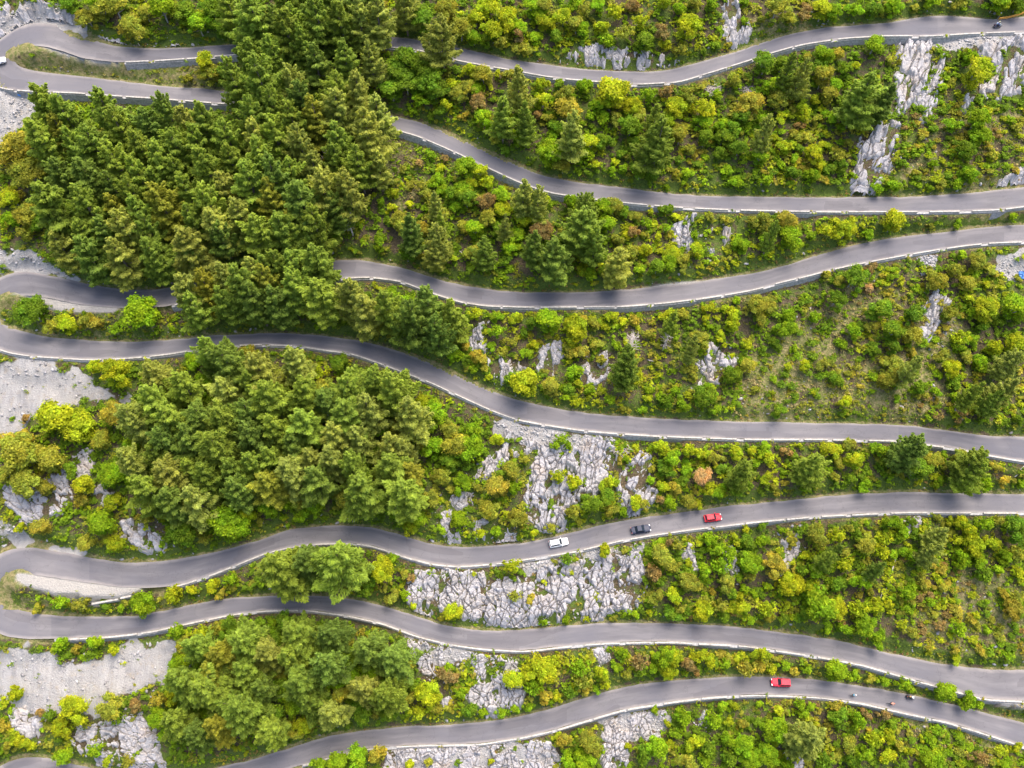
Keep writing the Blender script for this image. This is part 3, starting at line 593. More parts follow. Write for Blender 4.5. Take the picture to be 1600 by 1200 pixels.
def pine_mesh(seed, H=15., Rr=4.4, thin=1.0):
    rg = np.random.default_rng(seed); rnd = random.Random(seed); tr = MB()
    lean = Vector((rnd.uniform(-.5, .5), rnd.uniform(-.5, .5), 0)); axis = lambda z: Vector((lean.x*(z/H)**1.5, lean.y*(z/H)**1.5, z))
    tr.tube([axis(H*i/9)-Vector((0, 0, 1.2 if i == 0 else 0)) for i in range(10)], [.30*(1-.9*i/9)*(H/15)**.8 for i in range(10)], 8)
    C, N, Sz, AL, tint = [], [], [], [], []
    nw = int(H*.85); asym = rnd.uniform(0, 6.28); ecc = rnd.uniform(.08, .22)
    for w in range(nw):
        t = min(.985, max(0, (w+rnd.uniform(-.3, .3))/(nw-1))); z = H*(.20+.775*t)
        prof = (1-t)**.75*(.55+.45*min(1, t*4+.4)) if t > .0 else .6
        prof = max(prof, .10)*(1+.12*rnd.uniform(-1, 1)); nb = 7 if t < .75 else 5
        a0 = rnd.uniform(0, 6.28)
        for b in range(nb):
            if rnd.random() < .10: continue
            a = a0+6.283*b/nb+rnd.uniform(-.3, .3); L = Rr*1.12*prof*rnd.uniform(.60, 1.2)*(1+ecc*math.cos(a-asym))
            L = max(L, .5); rise = L*(.12+.75*t)+rnd.uniform(-.2, .2)
            o = axis(z); d = Vector((math.cos(a), math.sin(a), 0)); e = o+d*L+Vector((0, 0, rise))
            sag = -.10*L*(1-t)
            limb(tr, o, e, .06*(1-.5*t), .015, 3, sag, 4)
            n = int((22+30*L)*thin*1.7)
            s = .20+.84*rg.random(n)**.78; side = np.array([-d.y, d.x, 0.])
            fan = (rg.random(n)-.5)*2*(L*.31)*(.08+.92*np.sin(np.pi*np.clip(s, 0, 1)**1.15))
            P = np.array(o)+np.outer(s, np.array(e-o)); P[:, 2] += sag*np.sin(np.pi*np.clip(s, 0, 1))+rg.normal(size=n)*.17+np.abs(fan)*-.10
            P += np.outer(fan, side)
            C.append(P); N.append(np.array([[d.x*.25, d.y*.25, 1.]])+rg.normal(size=(n, 3))*.38)
            AL.append(np.array([[d.x, d.y, .35]])+np.outer(np.sign(fan)*.7, side)); Sz.append(.13+.11*rg.random(n))
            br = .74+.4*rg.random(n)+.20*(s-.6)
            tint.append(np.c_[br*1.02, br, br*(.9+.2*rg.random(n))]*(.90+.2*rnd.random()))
    C, N, Sz, AL, tint = map(np.concatenate, (C, N, Sz, AL, tint))
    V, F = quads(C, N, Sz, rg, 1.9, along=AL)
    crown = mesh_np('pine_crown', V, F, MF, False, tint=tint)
    me = bpy.data.meshes.new('pine_trunk'); me.from_pydata(tr.v, [], tr.f); me.materials.append(MBARK)
    return crown, me, H, Rr
def broad_mesh(seed, Rr=4.0, H=6.5, dens=1.0, trunk=True, lean=0.):
    rg = np.random.default_rng(seed); rnd = random.Random(seed); tr = MB()
    if trunk:
        tr.tube([(0, 0, -.8), (.1, 0, H*.18), (.05, .1, H*.38), (0, 0, H*.55)], [.24, .19, .15, .09], 7)
    nc = int(30*(Rr/4)**1.1)+9; C, N, Sz, tint = [], [], [], []; cc = []
    lob = [(rnd.uniform(0, 6.28), rnd.uniform(.5, 1.12)) for _ in range(6)]; sqx = rnd.uniform(.74, 1.3)
    for k in range(nc):
        a = rnd.uniform(0, 6.283)
        rr = Rr*(.92*math.sqrt(rnd.random()*.92+.05)) if k > 4 else Rr*.22*rnd.random(); f = 1
        for la, ls in lob: f *= 1-(1-ls)*max(0, math.cos(a-la))**2
        rr *= f; top = H*(.46+.46*math.sqrt(max(0, 1-(rr/(Rr*1.06))**2))); z = top*(1-.28*rnd.random()**2) if k < nc*.8 else H*(.22+.35*rnd.random())
        cr = Rr*rnd.uniform(.16, .36)
        z += H*rnd.uniform(-.07, .07); c = np.array([rr*math.cos(a)*sqx, rr*math.sin(a)/sqx, z]); cc.append(c)
        n = int(110*dens*(cr/1.0)**1.4*rnd.uniform(.7, 1.2))+18
        dr = rg.normal(size=(n, 3)); dr[:, 2] = np.where(dr[:, 2] < -.2, -dr[:, 2]*.6, dr[:, 2]); dr /= np.linalg.norm(dr, axis=1, keepdims=True)
        rad = cr*(.45+.6*rg.random((n, 1))**.6)*np.where(rg.random((n, 1)) < .14, 1.4, 1)
        C.append(c+dr*rad*np.array([1, 1, .75])); N.append(dr*.8+np.array([0, 0, .55])+rg.normal(size=(n, 3))*.45); Sz.append((.11+.14*rg.random(n))*(1+.06*Rr))
        br = (.62+.7*rg.random(n))*(.78+.42*rnd.random()); hue = rnd.uniform(-.12, .12)
        tint.append(np.c_[br*(1+hue), br, br*(1-hue*.5)])
        if trunk and k % 3 == 0: limb(tr, (0, 0, H*.3), c*.93, .07, .02, 4, -.1, 4, rnd)
    C, N, Sz, tint = map(np.concatenate, (C, N, Sz, tint))
    V, F = quads(C, N, Sz, rg, 1.15)
    crown = mesh_np('leaf_crown', V, F, MF, False, tint=tint); me = None
    if trunk: me = bpy.data.meshes.new('tree_trunk'); me.from_pydata(tr.v, [], tr.f); me.materials.append(MBARK2)
    return crown, me, H, Rr
def bare_mesh(seed, H=8., Rr=2.6, snag=False):
    rnd = random.Random(seed); tr = MB(); lx, ly = rnd.uniform(-.6, .6), rnd.uniform(-.3, .3)
    tr.tube([(lx*(i/6)**1.4, ly*(i/6), H*i/6-(1 if i == 0 else 0)) for i in range(7)], [.22*(1-.82*i/6) for i in range(7)], 7)
    for k in range(26 if snag else 60):
        t = rnd.uniform(.35, 1.); a = rnd.uniform(0, 6.28); L = Rr*(1.15-t*.6)*rnd.uniform(.4, 1.1); o = Vector((lx*t**1.4, ly*t, H*t))
        e = o+Vector((math.cos(a)*L, math.sin(a)*L, L*rnd.uniform(-.1, .55))); limb(tr, o, e, .045, .015, 3, -.1, 4, rnd)
        for j in range(2 if snag else 4):
            q = o.lerp(e, rnd.uniform(.4, .95)); b = a+rnd.uniform(-1, 1); l = L*rnd.uniform(.2, .45); limb(tr, q, q+Vector((math.cos(b)*l, math.sin(b)*l, l*.4)), .025, .01, 3, 0, 2)
    me = bpy.data.meshes.new('bare_tree'); me.from_pydata(tr.v, [], tr.f); me.materials.append(MDEAD); return me, H, Rr
PINES = [pine_mesh(100+i, h, r) for i, (h, r) in enumerate([(15, 4.4), (14, 4.6), (16, 4.2), (13.5, 4.5), (15.5, 4.8), (17, 4.4), (14.5, 4.2), (13, 4.8)])]
BROADS = [broad_mesh(200+i, r, h) for i, (r, h) in enumerate([(4, 6.4), (4, 5.8), (4, 7), (4.2, 6.2), (3.8, 6.6), (4, 5.4), (4.1, 6.8), (4, 6.0)])]
SHRUBS = [broad_mesh(300+i, 1.8, h, 1.5, False) for i, h in enumerate([2.6, 2.2, 2.9, 2.4, 2.0, 2.7])]
BUSHES = [broad_mesh(340+i, 2.6, h, 1.2, False) for i, h in enumerate([3.8, 3.4, 4.2, 3.6, 3.0, 4.0])]
LOW = [broad_mesh(360+i, 2.0, 2.8, .3, False)[0] for i in range(5)]
def arrs(me):
    V = np.empty(len(me.vertices)*3, np.float32); me.vertices.foreach_get('co', V); F = np.empty(len(me.loops), np.int32); me.loops.foreach_get('vertex_index', F)
    c = np.empty(len(me.polygons)*4, np.float32); me.attributes['tint'].data.foreach_get('color', c); return V.reshape(-1, 3), F.reshape(-1, 4), c.reshape(-1, 4)[:, :3]
LOW = [arrs(m) for m in LOW]
BARES = [bare_mesh(401), bare_mesh(402), bare_mesh(403, 9, 1.8, True), bare_mesh(404, 8, 1.6, True)]
KOL = dict(m=(.26, .355, .052), d=(.19, .28, .05), l=(.36, .41, .085), g=(.26, .40, .018), y=(.40, .46, .022), o=(.33, .345, .045), k=(.18, .29, .022),
           e=(.42, .37, .05), r=(.34, .245, .09), t=(.50, .34, .17), x=(1, 1, 1))
KW = dict(m='mid-green', d='dark-green', l='pale-olive', g='bright-green', y='yellow-green', o='olive', k='deep-green', e='ochre-yellow', r='russet', t='tan-withered', x='bare-grey')

HAND = """
690,62,30,l 632,20,26,l 590,24,28,l 562,36,24,l 580,100,22,l 400,28,38,m 450,60,38,m 500,38,34,m 535,45,30,m 395,88,28,m 432,100,30,m 480,4,28,m 363,20,28,m
180,10,25,o 110,8,14,k 133,20,18,o 207,37,22,o 253,13,25,g 287,20,22,k 310,37,22,g 160,20,20,o 333,17,22,k 147,7,18,g 228,22,16,o 190,40,15,e 340,45,18,k
660,30,25,k 700,20,22,o 720,40,20,o 745,30,18,y 765,15,22,y 770,50,20,y 795,30,20,y 740,60,16,g 810,55,14,r 810,47,14,g 830,15,18,g 845,25,16,g 850,35,16,y 838,60,12,g
813,43,14,g 840,62,9,g 900,40,17,o 910,47,14,g 880,27,16,y 940,43,14,y 947,63,15,g 913,20,15,o 987,10,14,r 1000,37,15,y 1033,50,14,r 1073,40,22,y 1067,73,15,o 1007,67,18,k 973,53,15,o 1038,70,12,y 1120,65,9,k 1102,72,8,k 1162,33,8,g 1113,7,14,g 1163,3,10,g 1040,3,14,y 960,20,15,y 853,13,18,o 785,62,15,o 760,72,13,k 820,72,14,o 870,58,14,k 1085,10,14,o 1060,15,12,g 935,10,14,g 895,5,14,g
1213,13,22,o 1290,7,20,y 1303,17,16,g 1260,13,14,r 1367,10,16,k 1400,7,16,g 1460,3,16,g 1500,7,14,o 1557,7,20,g 1590,10,16,k 1575,4,14,y 1235,25,12,o 1190,30,9,o 1430,15,9,o 1340,8,13,g
785,184,24,m 811,139,24,l 616,112,26,k 631,97,24,k 612,142,24,k 635,131,24,k 657,105,24,k 672,127,26,k 680,142,22,k 654,156,14,g 644,165,10,g 706,135,15,y 716,148,16,o 697,165,13,y 729,139,16,o 747,142,13,g 747,160,16,r 727,180,7,e 719,185,7,e 755,187,18,g 755,120,18,o 734,112,13,y 777,116,8,y 794,116,12,o 847,135,14,y 849,159,16,y 839,180,10,r 854,184,12,o 821,191,20,m 809,214,18,g 832,212,10,g 690,172,12,k 672,178,10,k 790,240,10,k 770,215,10,o
887,175,24,e 874,132,10,k 882,147,14,o 910,137,13,g 916,134,12,g 955,149,30,y 966,145,22,y 931,166,13,g 942,184,12,g 921,179,10,g 962,186,13,o 985,199,20,k 1013,152,15,g 1043,147,15,r 1073,149,14,o 1052,167,20,y 1073,169,14,y 1101,175,20,y 1099,194,16,g 1120,149,12,g 1022,192,22,m 1028,227,32,m 1062,212,18,o 1101,216,16,k 1079,235,12,o 1127,197,14,g 1129,216,16,k 897,211,27,l 861,239,22,g 880,254,16,o 921,227,18,y 938,222,16,k 912,244,14,g 951,220,10,k 959,254,8,y 955,267,9,g 974,265,10,g 970,241,10,k 931,259,11,y 1073,272,10,g 1058,271,8,o 1043,286,7,g 1144,284,9,g 1135,267,9,g 1000,267,16,k 1019,269,16,k 1124,241,14,k 990,165,16,y 1000,180,14,o 870,200,14,k 862,215,12,g 990,225,13,k 1045,190,16,g
1195,101,22,k 1221,101,17,k 1229,114,16,m 1285,84,16,g 1289,94,12,g 1366,71,20,g 1337,86,8,g 1336,103,10,y 1249,124,18,l 1274,105,15,k 1285,122,20,o 1307,135,14,g 1294,150,18,o 1210,135,18,g 1214,156,18,o 1249,146,12,y 1274,157,12,y 1234,157,9,e 1236,172,9,o 1221,182,12,y 1253,176,13,y 1283,169,8,y 1298,184,12,g 1274,187,10,o 1174,165,22,e 1157,182,16,k 1187,191,14,g 1195,210,18,l 1246,197,9,r 1240,210,10,o 1259,216,12,o 1289,210,8,y 1227,231,14,y 1210,217,10,y 1154,234,16,k 1184,247,16,g 1268,240,16,y 1283,229,12,y 1309,244,15,o 1313,259,13,k 1247,232,10,k 1279,262,12,y 1268,274,14,g 1240,270,14,k 1146,126,14,o 1137,264,10,g 1152,283,12,g 1199,281,15,g 1221,259,10,g 1343,154,34,m 1382,161,22,d 1351,142,20,k 1332,274,7,g 1260,90,10,o 1310,85,12,e 1320,110,13,k 1143,205,14,k 1325,225,10,o 1300,265,12,k 1240,250,10,g
1522,115,28,y 1515,91,14,g 1511,83,10,o 1526,187,20,g 1532,215,20,g 1506,234,18,k 1487,197,14,g 1459,202,9,k 1459,256,9,g 1457,288,8,g 1517,273,16,g 1500,284,12,g 1402,282,14,g 1370,295,12,g 1472,282,12,o 1580,189,9,g 1472,137,10,g 1590,200,10,o 1410,255,9,k 1430,270,8,o 1440,215,8,o 1390,95,9,o 1550,240,10,o
729,262,22,g 748,271,16,y 689,264,10,y 674,243,10,g 697,247,8,r 680,284,14,g 691,297,12,g 661,294,15,o 667,309,14,o 721,297,16,g 734,290,14,y 762,286,14,y 729,312,20,k 708,305,14,k 717,324,12,g 762,316,16,r 749,311,12,o 783,307,16,g 785,327,16,y 817,309,22,l 850,312,12,y 837,335,14,y 819,346,16,y 806,369,16,g 789,356,12,l 762,341,16,o 680,322,14,l 665,324,8,g 691,335,12,o 624,342,16,o 616,303,12,y 639,320,9,y 584,305,7,y 612,324,10,y 596,316,9,g 592,380,13,g 628,354,18,o 642,365,22,d 663,356,12,e 687,380,22,l 680,397,18,l 635,395,14,k 700,399,12,y 740,361,18,g 725,356,14,o 759,393,20,m 841,361,18,r 836,387,20,d 796,391,16,g 811,387,10,g 691,352,12,m 610,350,10,k 640,290,10,o 630,265,9,o 655,255,9,r 618,285,9,o 775,358,14,k 790,405,12,k 740,395,14,o
914,356,34,m 914,330,24,m 929,384,24,m 863,403,30,d 891,317,14,g 940,324,16,g 959,324,16,o 974,330,12,k 1011,349,11,g 1017,332,7,y 1041,358,11,g 989,364,12,r 977,369,10,y 1007,369,8,o 1028,371,9,y 951,351,16,g 961,412,26,l 989,397,14,o 1007,392,13,y 1000,422,10,g 1051,397,16,y 1045,411,16,g 1067,418,10,o 1090,392,14,y 1086,369,9,g 1026,418,16,k 910,424,12,y 902,420,6,r 921,429,14,g 841,319,18,l 839,341,16,y 850,362,18,r 1041,328,14,k 1054,339,9,y 995,340,12,o 965,375,13,o 885,380,12,k 1070,405,12,o 940,425,10,k
1230,347,17,e 1193,347,14,o 1213,340,9,k 1237,370,22,g 1205,370,13,m 1267,370,11,g 1290,363,15,y 1323,360,20,y 1357,363,12,g 1393,357,22,y 1578,332,9,g 1197,375,12,g 1153,383,12,g 1177,347,12,o 1160,388,13,g 1500,345,9,g 1460,350,8,o 1130,345,9,o 1110,340,10,o 1190,362,10,o
745,492,15,y 773,496,12,g 805,499,13,y 854,505,24,g 831,505,14,k 895,512,22,y 899,530,16,y 910,499,10,e 929,509,12,o 959,496,12,y 974,503,9,y 946,512,10,y 777,520,15,g 767,542,9,g 788,550,9,o 801,537,11,o 835,539,10,y 826,554,12,g 719,527,17,o 728,542,9,e 745,557,14,e 711,557,12,g 737,576,9,g 764,589,8,y 820,602,29,y 801,595,14,k 861,604,17,o 897,584,14,g 889,604,10,k 904,599,9,y 884,621,8,g 899,631,11,y 929,539,12,o 906,550,14,e 887,548,12,o 962,541,10,g 977,565,24,m 989,533,17,x 953,625,11,g 981,587,20,m 921,608,10,g 820,520,10,k 757,575,9,o 940,560,9,o 1005,640,9,g 975,640,9,o
1049,507,14,m 1041,530,12,x 1091,529,16,o 1080,545,14,l 1107,481,12,y 1143,490,13,y 1102,497,8,y 1145,509,14,y 1126,524,10,y 1109,512,7,g 1167,539,11,y 1143,556,6,y 1132,539,6,y 1152,471,8,g 1042,492,12,y 1068,492,12,o 991,501,11,e 1231,494,13,g 1229,516,17,g 1241,546,7,g 1184,477,18,o 1274,497,12,g 1167,572,16,o 1143,589,16,k 1100,623,20,k 1111,616,14,g 1014,610,9,g 1032,617,9,g 1055,612,10,g 1012,623,9,y 1042,629,14,k 1068,634,14,g 1231,574,8,y 1209,535,12,k 1269,614,7,y 1257,571,12,y 1214,644,13,k 1207,614,6,y 1012,523,10,o 1190,500,12,o 1205,480,12,o 1120,640,10,g 1085,590,8,o 1180,610,9,o
1306,468,17,k 1334,435,22,k 1357,452,10,t 1391,434,9,g 1502,398,10,g 1376,486,22,k 1425,494,20,k 1391,519,20,k 1425,525,18,o 1407,514,10,y 1334,519,14,g 1365,512,12,o 1316,538,11,g 1363,548,12,k 1394,545,14,k 1425,553,8,e 1396,576,20,o 1422,581,18,l 1383,594,18,o 1438,607,13,k 1461,612,10,g 1487,579,16,y 1497,527,15,y 1520,532,12,g 1484,491,14,o 1538,483,22,y 1520,488,12,g 1582,483,26,g 1512,468,10,y 1554,429,8,e 1541,445,8,y 1512,445,16,o 1461,442,18,o 1525,408,16,o 1554,545,14,y 1585,535,18,y 1577,571,22,l 1528,566,14,g 1510,558,12,o 1567,612,20,l 1549,628,18,m 1518,616,16,m 1489,600,12,k 1492,620,9,g 1487,641,7,y 1515,612,10,g 1321,628,13,y 1306,594,14,k 1288,568,12,o 1401,623,8,g 1590,656,9,k 1310,440,12,o 1290,430,10,o 1360,420,10,r 1545,420,12,o 1490,425,14,o 1535,510,12,k 1560,505,10,k 1470,555,12,o 1500,545,10,g
1032,701,13,y 1049,719,17,g 1037,734,14,k 1019,732,7,o 1017,751,9,g 1054,762,13,e 1037,761,12,y 1077,706,13,y 1094,710,12,y 1111,717,12,o 1120,716,10,o 1150,708,14,y 1174,704,9,y 1199,717,15,y 1193,701,12,g 1097,749,19,t 1109,770,11,y 1156,742,22,m 1150,764,16,k 1199,746,12,y 1210,764,10,o 1264,732,26,m 1257,764,9,g 1290,702,16,y 1249,697,6,y 1075,790,16,o 1047,787,13,g 1090,790,10,y 1032,781,9,r 1004,789,12,o 1124,770,12,g 1073,732,12,g 1127,734,12,k 1065,750,12,k 1225,705,10,r 1180,725,11,g
1309,703,12,y 1336,720,16,y 1311,724,12,o 1352,757,13,g 1375,705,14,g 1378,722,12,k 1420,709,30,d 1431,735,22,k 1455,718,17,o 1474,714,9,g 1521,722,26,m 1515,746,22,m 1497,714,16,o 1493,725,8,r 1536,757,14,g 1557,731,9,e 1568,750,10,e 1467,752,10,g 1596,755,9,g 1326,696,12,o 1305,745,10,o 1330,748,9,k
714,697,24,o 703,673,16,o 740,673,18,g 736,699,24,g 775,688,13,y 723,754,17,g 703,765,10,o 747,763,10,o 775,765,22,e 797,737,17,o 821,719,12,o 804,763,14,g 878,688,12,g 869,697,12,g 889,697,8,g 872,747,15,y 898,754,14,y 952,754,14,y 970,698,6,g 977,719,8,g 896,800,14,o 926,789,18,k 946,776,16,k 952,800,14,o 994,787,13,y 1018,732,7,o 762,796,18,o 812,809,16,o 718,813,17,g 751,835,12,y 777,828,10,g 834,833,8,y 861,828,12,o 904,817,8,o 810,844,6,k 680,640,20,g 660,630,16,y 700,720,18,k 680,700,18,g 665,665,18,g 690,745,16,o 675,780,16,o 655,810,16,g 640,830,14,y 700,735,12,y 730,730,12,k 975,800,10,g
180,580,25,y 87,653,34,y 123,667,30,y 183,650,25,e 33,710,33,o 83,720,28,o 20,690,24,e 40,753,26,o 73,763,16,o 133,757,20,y 127,780,14,e 177,787,16,y 173,743,22,g 157,690,18,o 187,737,18,g 40,653,9,r 160,820,25,g 63,827,17,e 180,850,16,y 133,850,16,o 33,823,9,y 230,813,16,o 263,843,12,k 290,833,25,k 350,820,33,g 367,847,16,g 10,745,18,o 150,575,14,y 205,700,16,g 110,735,14,k 320,845,12,o
220,943,20,g 97,943,16,g 127,947,15,o 273,930,14,y 300,923,10,y 333,917,14,y 363,907,15,g 347,927,10,e 190,950,9,g 60,950,9,o 165,948,10,k
50,487,27,k 220,492,32,g 110,507,20,y 150,507,16,e 180,513,12,g 85,508,14,o 135,500,14,o
320,97,18,y 333,123,18,o 345,110,15,k 290,118,10,o 37,233,32,e 50,273,30,o 20,310,18,y 43,337,22,o 40,367,16,o 15,255,18,e 15,345,14,g 60,350,14,k
1034,867,20,o 1017,865,12,g 1030,848,10,g 1045,848,8,r 1060,854,12,o 1022,897,16,r 1054,889,12,o 1075,880,8,y 1075,910,17,o 1109,844,14,g 1120,861,16,g 1139,865,16,g 1124,882,16,g 1101,891,13,g 1135,910,17,o 1148,841,10,y 1165,827,8,y 1169,852,14,k 1189,846,13,g 1171,880,20,g 1172,902,12,o 1210,880,20,e 1161,921,9,g 1221,829,7,g 1191,820,9,k 1276,835,20,o 1257,869,9,y 1199,916,8,g 1176,927,8,g 1195,949,15,y 1157,932,10,y 1127,949,15,o 1156,951,14,y 1172,970,11,g 1096,951,17,y 1064,953,11,o 1054,932,13,y 1101,938,12,o 1114,925,8,e 1079,964,8,r 1028,932,14,o 1015,957,7,y 1047,959,14,k 1131,964,12,k 1277,949,34,g 1234,917,22,y 1272,895,16,g 1253,891,12,k 1292,878,16,m 1223,964,10,k 1292,985,10,g 1255,960,14,k 1265,920,16,y 1205,965,10,o 1030,910,12,k 1090,915,12,o 1145,930,10,k 1240,845,10,o 1020,940,12,g
1309,840,16,y 1326,825,10,o 1354,818,6,g 1352,853,18,o 1380,840,12,y 1393,816,14,g 1408,831,14,g 1378,864,15,y 1395,866,10,g 1423,866,13,g 1369,890,14,d 1345,909,14,g 1319,885,16,y 1304,864,12,d 1460,838,18,l 1452,864,16,l 1439,840,10,g 1484,812,8,y 1501,816,13,y 1512,831,14,y 1540,822,15,g 1517,853,18,y 1495,846,12,y 1549,848,14,y 1499,874,14,g 1530,877,13,g 1569,870,14,g 1586,825,22,k 1538,898,16,k 1558,890,10,g 1588,866,14,o 1417,929,16,g 1452,942,11,g 1443,916,9,o 1473,920,10,o 1488,939,6,y 1497,983,16,g 1525,963,8,y 1543,987,7,g 1579,950,17,e 1569,929,10,e 1586,931,12,o 1306,950,18,y 1337,948,16,y 1369,948,14,y 1389,942,9,y 1348,978,20,g 1322,983,14,g 1371,998,13,g 1408,978,11,y 1423,989,12,o 1447,972,5,y 1493,1030,10,y 1493,1017,8,e 1597,985,6,r 1320,865,12,o 1340,835,10,k 1400,845,12,k 1425,815,10,k 1560,815,12,o 1310,915,14,k 1590,895,12,y 1330,905,10,o 1470,800,9,o 1360,925,9,o
438,886,44,m 482,876,34,d 533,878,44,m 597,890,22,y 613,873,12,g 633,897,10,o 613,933,14,o 647,947,8,y 573,927,16,k 707,960,18,y 800,888,16,y 803,930,11,o 827,938,9,e 885,872,12,k 945,860,13,y 885,970,9,g 993,960,8,g 580,905,14,k 630,930,10,g 690,972,8,o 850,972,8,g 915,972,7,y 960,968,7,o 640,905,9,r
801,1060,20,y 848,1052,26,y 831,1071,16,g 843,1037,16,y 865,1034,12,y 848,1088,14,e 904,1041,16,g 908,1060,16,o 914,1081,11,e 940,1052,14,y 947,1073,12,y 962,1043,10,g 996,1032,15,r 976,1019,10,g 1021,1026,6,y 1041,1028,17,g 1043,1049,17,y 981,1056,10,o 889,1079,12,k 869,1088,10,y 826,1105,11,g 805,1107,9,g 784,1116,12,g 880,1157,14,e 871,1150,8,y 921,1157,20,o 925,1174,14,t 910,1187,20,g 889,1189,14,g 981,1167,8,y 1028,1170,20,g 1004,1178,14,k 1047,1163,9,y 1022,1107,8,g 1043,1131,7,y 1054,1146,10,k 767,1189,6,y 1000,1052,12,k 1020,1045,12,g 930,1090,9,g 860,1110,8,g
665,1085,22,y 640,1040,16,o 690,1050,12,r 708,1060,14,r 655,1115,16,y 720,1085,12,g 735,1110,14,k 680,1105,14,o 640,1090,14,o 645,1070,12,k 700,1040,9,g 755,1115,10,g 560,1180,22,g 530,1190,20,g 590,1180,14,e 640,1195,10,y 500,1196,16,g 670,1190,9,o
1051,1030,18,y 1074,1037,14,r 1092,1024,13,y 1109,1034,13,y 1134,1039,12,g 1152,1028,10,y 1164,1043,15,e 1190,1021,13,y 1188,1041,12,e 1205,1045,12,y 1226,1041,12,g 1242,1047,9,e 1261,1047,11,g 1306,1049,22,g 1334,1054,10,g 1085,1045,9,r 1068,1122,16,g 1115,1127,16,g 1139,1129,10,y 1128,1103,10,g 1147,1103,9,y 1186,1099,7,g 1216,1109,10,y 1250,1101,11,g 1267,1105,9,g 1256,1116,12,g 1212,1137,22,g 1257,1159,30,l 1162,1163,18,g 1137,1157,14,g 1085,1159,14,y 1057,1148,12,g 1106,1169,16,k 1199,1180,20,g 1171,1187,18,g 1306,1105,12,e 1310,1127,12,k 1304,1180,14,o 1336,1120,12,g 1046,1165,8,e 1074,1189,14,o 1100,1189,12,g 1285,1185,16,k 1230,1195,14,g 1140,1185,16,k 1160,1130,10,o
1339,1127,14,g 1309,1116,14,k 1382,1118,11,r 1392,1129,9,k 1354,1118,10,r 1362,1152,15,y 1386,1150,14,y 1356,1141,6,e 1422,1174,9,y 1457,1184,20,g 1454,1157,12,g 1439,1152,6,y 1352,1180,16,g 1386,1184,14,y 1472,1086,20,g 1508,1097,14,g 1529,1099,11,g 1412,1071,15,g 1381,1066,11,g 1448,1075,4,y 1424,1077,8,g 1530,1186,16,r 1568,1195,10,g 1587,1169,9,y 1502,1152,5,y 1484,1167,5,y 1327,1165,14,o 1330,1190,14,k 1405,1165,10,o 1360,1062,9,o 1410,1195,12,k
27,1082,14,y 117,1104,24,y 98,1135,17,y 79,1119,12,k 65,1112,8,r 173,1110,22,o 212,1102,13,r 104,1181,17,g 150,1175,15,g 23,1150,10,g 29,1158,14,y 6,1135,12,e 50,1165,9,y 94,1004,14,g 150,1004,14,g 250,1096,16,e 252,1123,20,g 279,988,16,g 175,1017,10,y 168,1190,10,y 12,1165,10,o 200,1190,12,o 120,1015,10,e
515,650,13,x 508,243,12,x 545,345,14,x 492,268,24,l 530,175,34,l 560,150,30,l 575,210,34,l 592,262,20,l 590,185,30,l 560,260,28,m 530,225,30,m 610,700,28,l 575,645,32,l 628,705,26,l
"""
FOREST = [
 (P_("58,165 130,150 200,152 300,158 390,160 400,128 480,118 560,122 598,180 612,244 560,290 545,330 545,390 470,398 340,408 300,426 220,425 130,425 90,385 70,300 48,230"), 1.0),
 (P_("350,0 640,0 638,45 600,70 560,100 480,112 400,122 362,108 350,60"), 1.0),
 (P_("268,425 340,400 440,400 500,412 560,425 620,440 690,455 722,485 715,520 660,540 600,515 520,490 420,492 330,495 272,475"), .92),
 (P_("250,585 300,555 400,532 440,550 520,552 610,575 640,620 650,680 640,780 600,815 540,790 450,815 380,830 290,800 215,760 190,690 220,620"), .84),
 (P_("280,985 340,965 420,965 540,985 610,1015 630,1050 620,1110 560,1130 450,1150 390,1130 320,1150 250,1150 270,1060"), .72)]
trees = []                                      # (kind, px, py, r, colour)
for tok in HAND.split():
    x, y, r, c = tok.split(','); x, y, r = float(x), float(y), float(r)
    trees.append(('bare' if c == 'x' else 'pine' if c in 'mdl' else 'broad', x, y, r, c))
rf = random.Random(21); NFOR = []
VIS = [(0, 0, 352), (0, 525, 1600), (1, 0, 382), (1, 600, 1600), (2, 0, 262), (2, 535, 642), (2, 697, 1600), (3, 0, 300), (3, 412, 1600), (4, 0, 1600), (5, 0, 1600), (6, 380, 1600)]
VP = np.array([(x, yat(UP[k], x)*(1-t)+yat(LO[k], x)*t) for k, a, b_ in VIS for x in range(a, b_, 8) for t in (.05, .35, .65, .95)])
for poly, pf in FOREST:
    W = np.array(poly); lo, hi = W.min(0), W.max(0); miss = 0
    while miss < 500:
        x, y = rf.uniform(lo[0], hi[0]), rf.uniform(lo[1], hi[1]); r = rf.uniform(25, 41)
        pine = rf.random() < pf
        if not pine: r = rf.uniform(13, 21)
        if ((VP[:, 0]-x)**2/(.92*r)**2+(VP[:, 1]-y-.15*r)**2/(1.15*r)**2).min() < 1: miss += .3; continue
        if not inside(W, np.array(x), np.array(y)) or any((x-b)**2+(y-c)**2 < (.72*min(r, d)+.28*max(r, d))**2 for _, b, c, d, _ in trees): miss += 1; continue
        c = rf.choices('mdlo', (5, 2.2, 2.2, .8))[0] if pine else rf.choices('gyok', (4, 2, 3, 3))[0]
        trees.append(('pine' if pine else 'broad', x, y, r, c)); miss = max(0, miss-20); NFOR.append(len(trees)-1)
over = sum(t[0] == 'pine' for t in trees)-297
if over > 0:
    drop = set(rf.sample([i for i in NFOR if trees[i][0] == 'pine'], over)); trees = [t for i, t in enumerate(trees) if i not in drop]
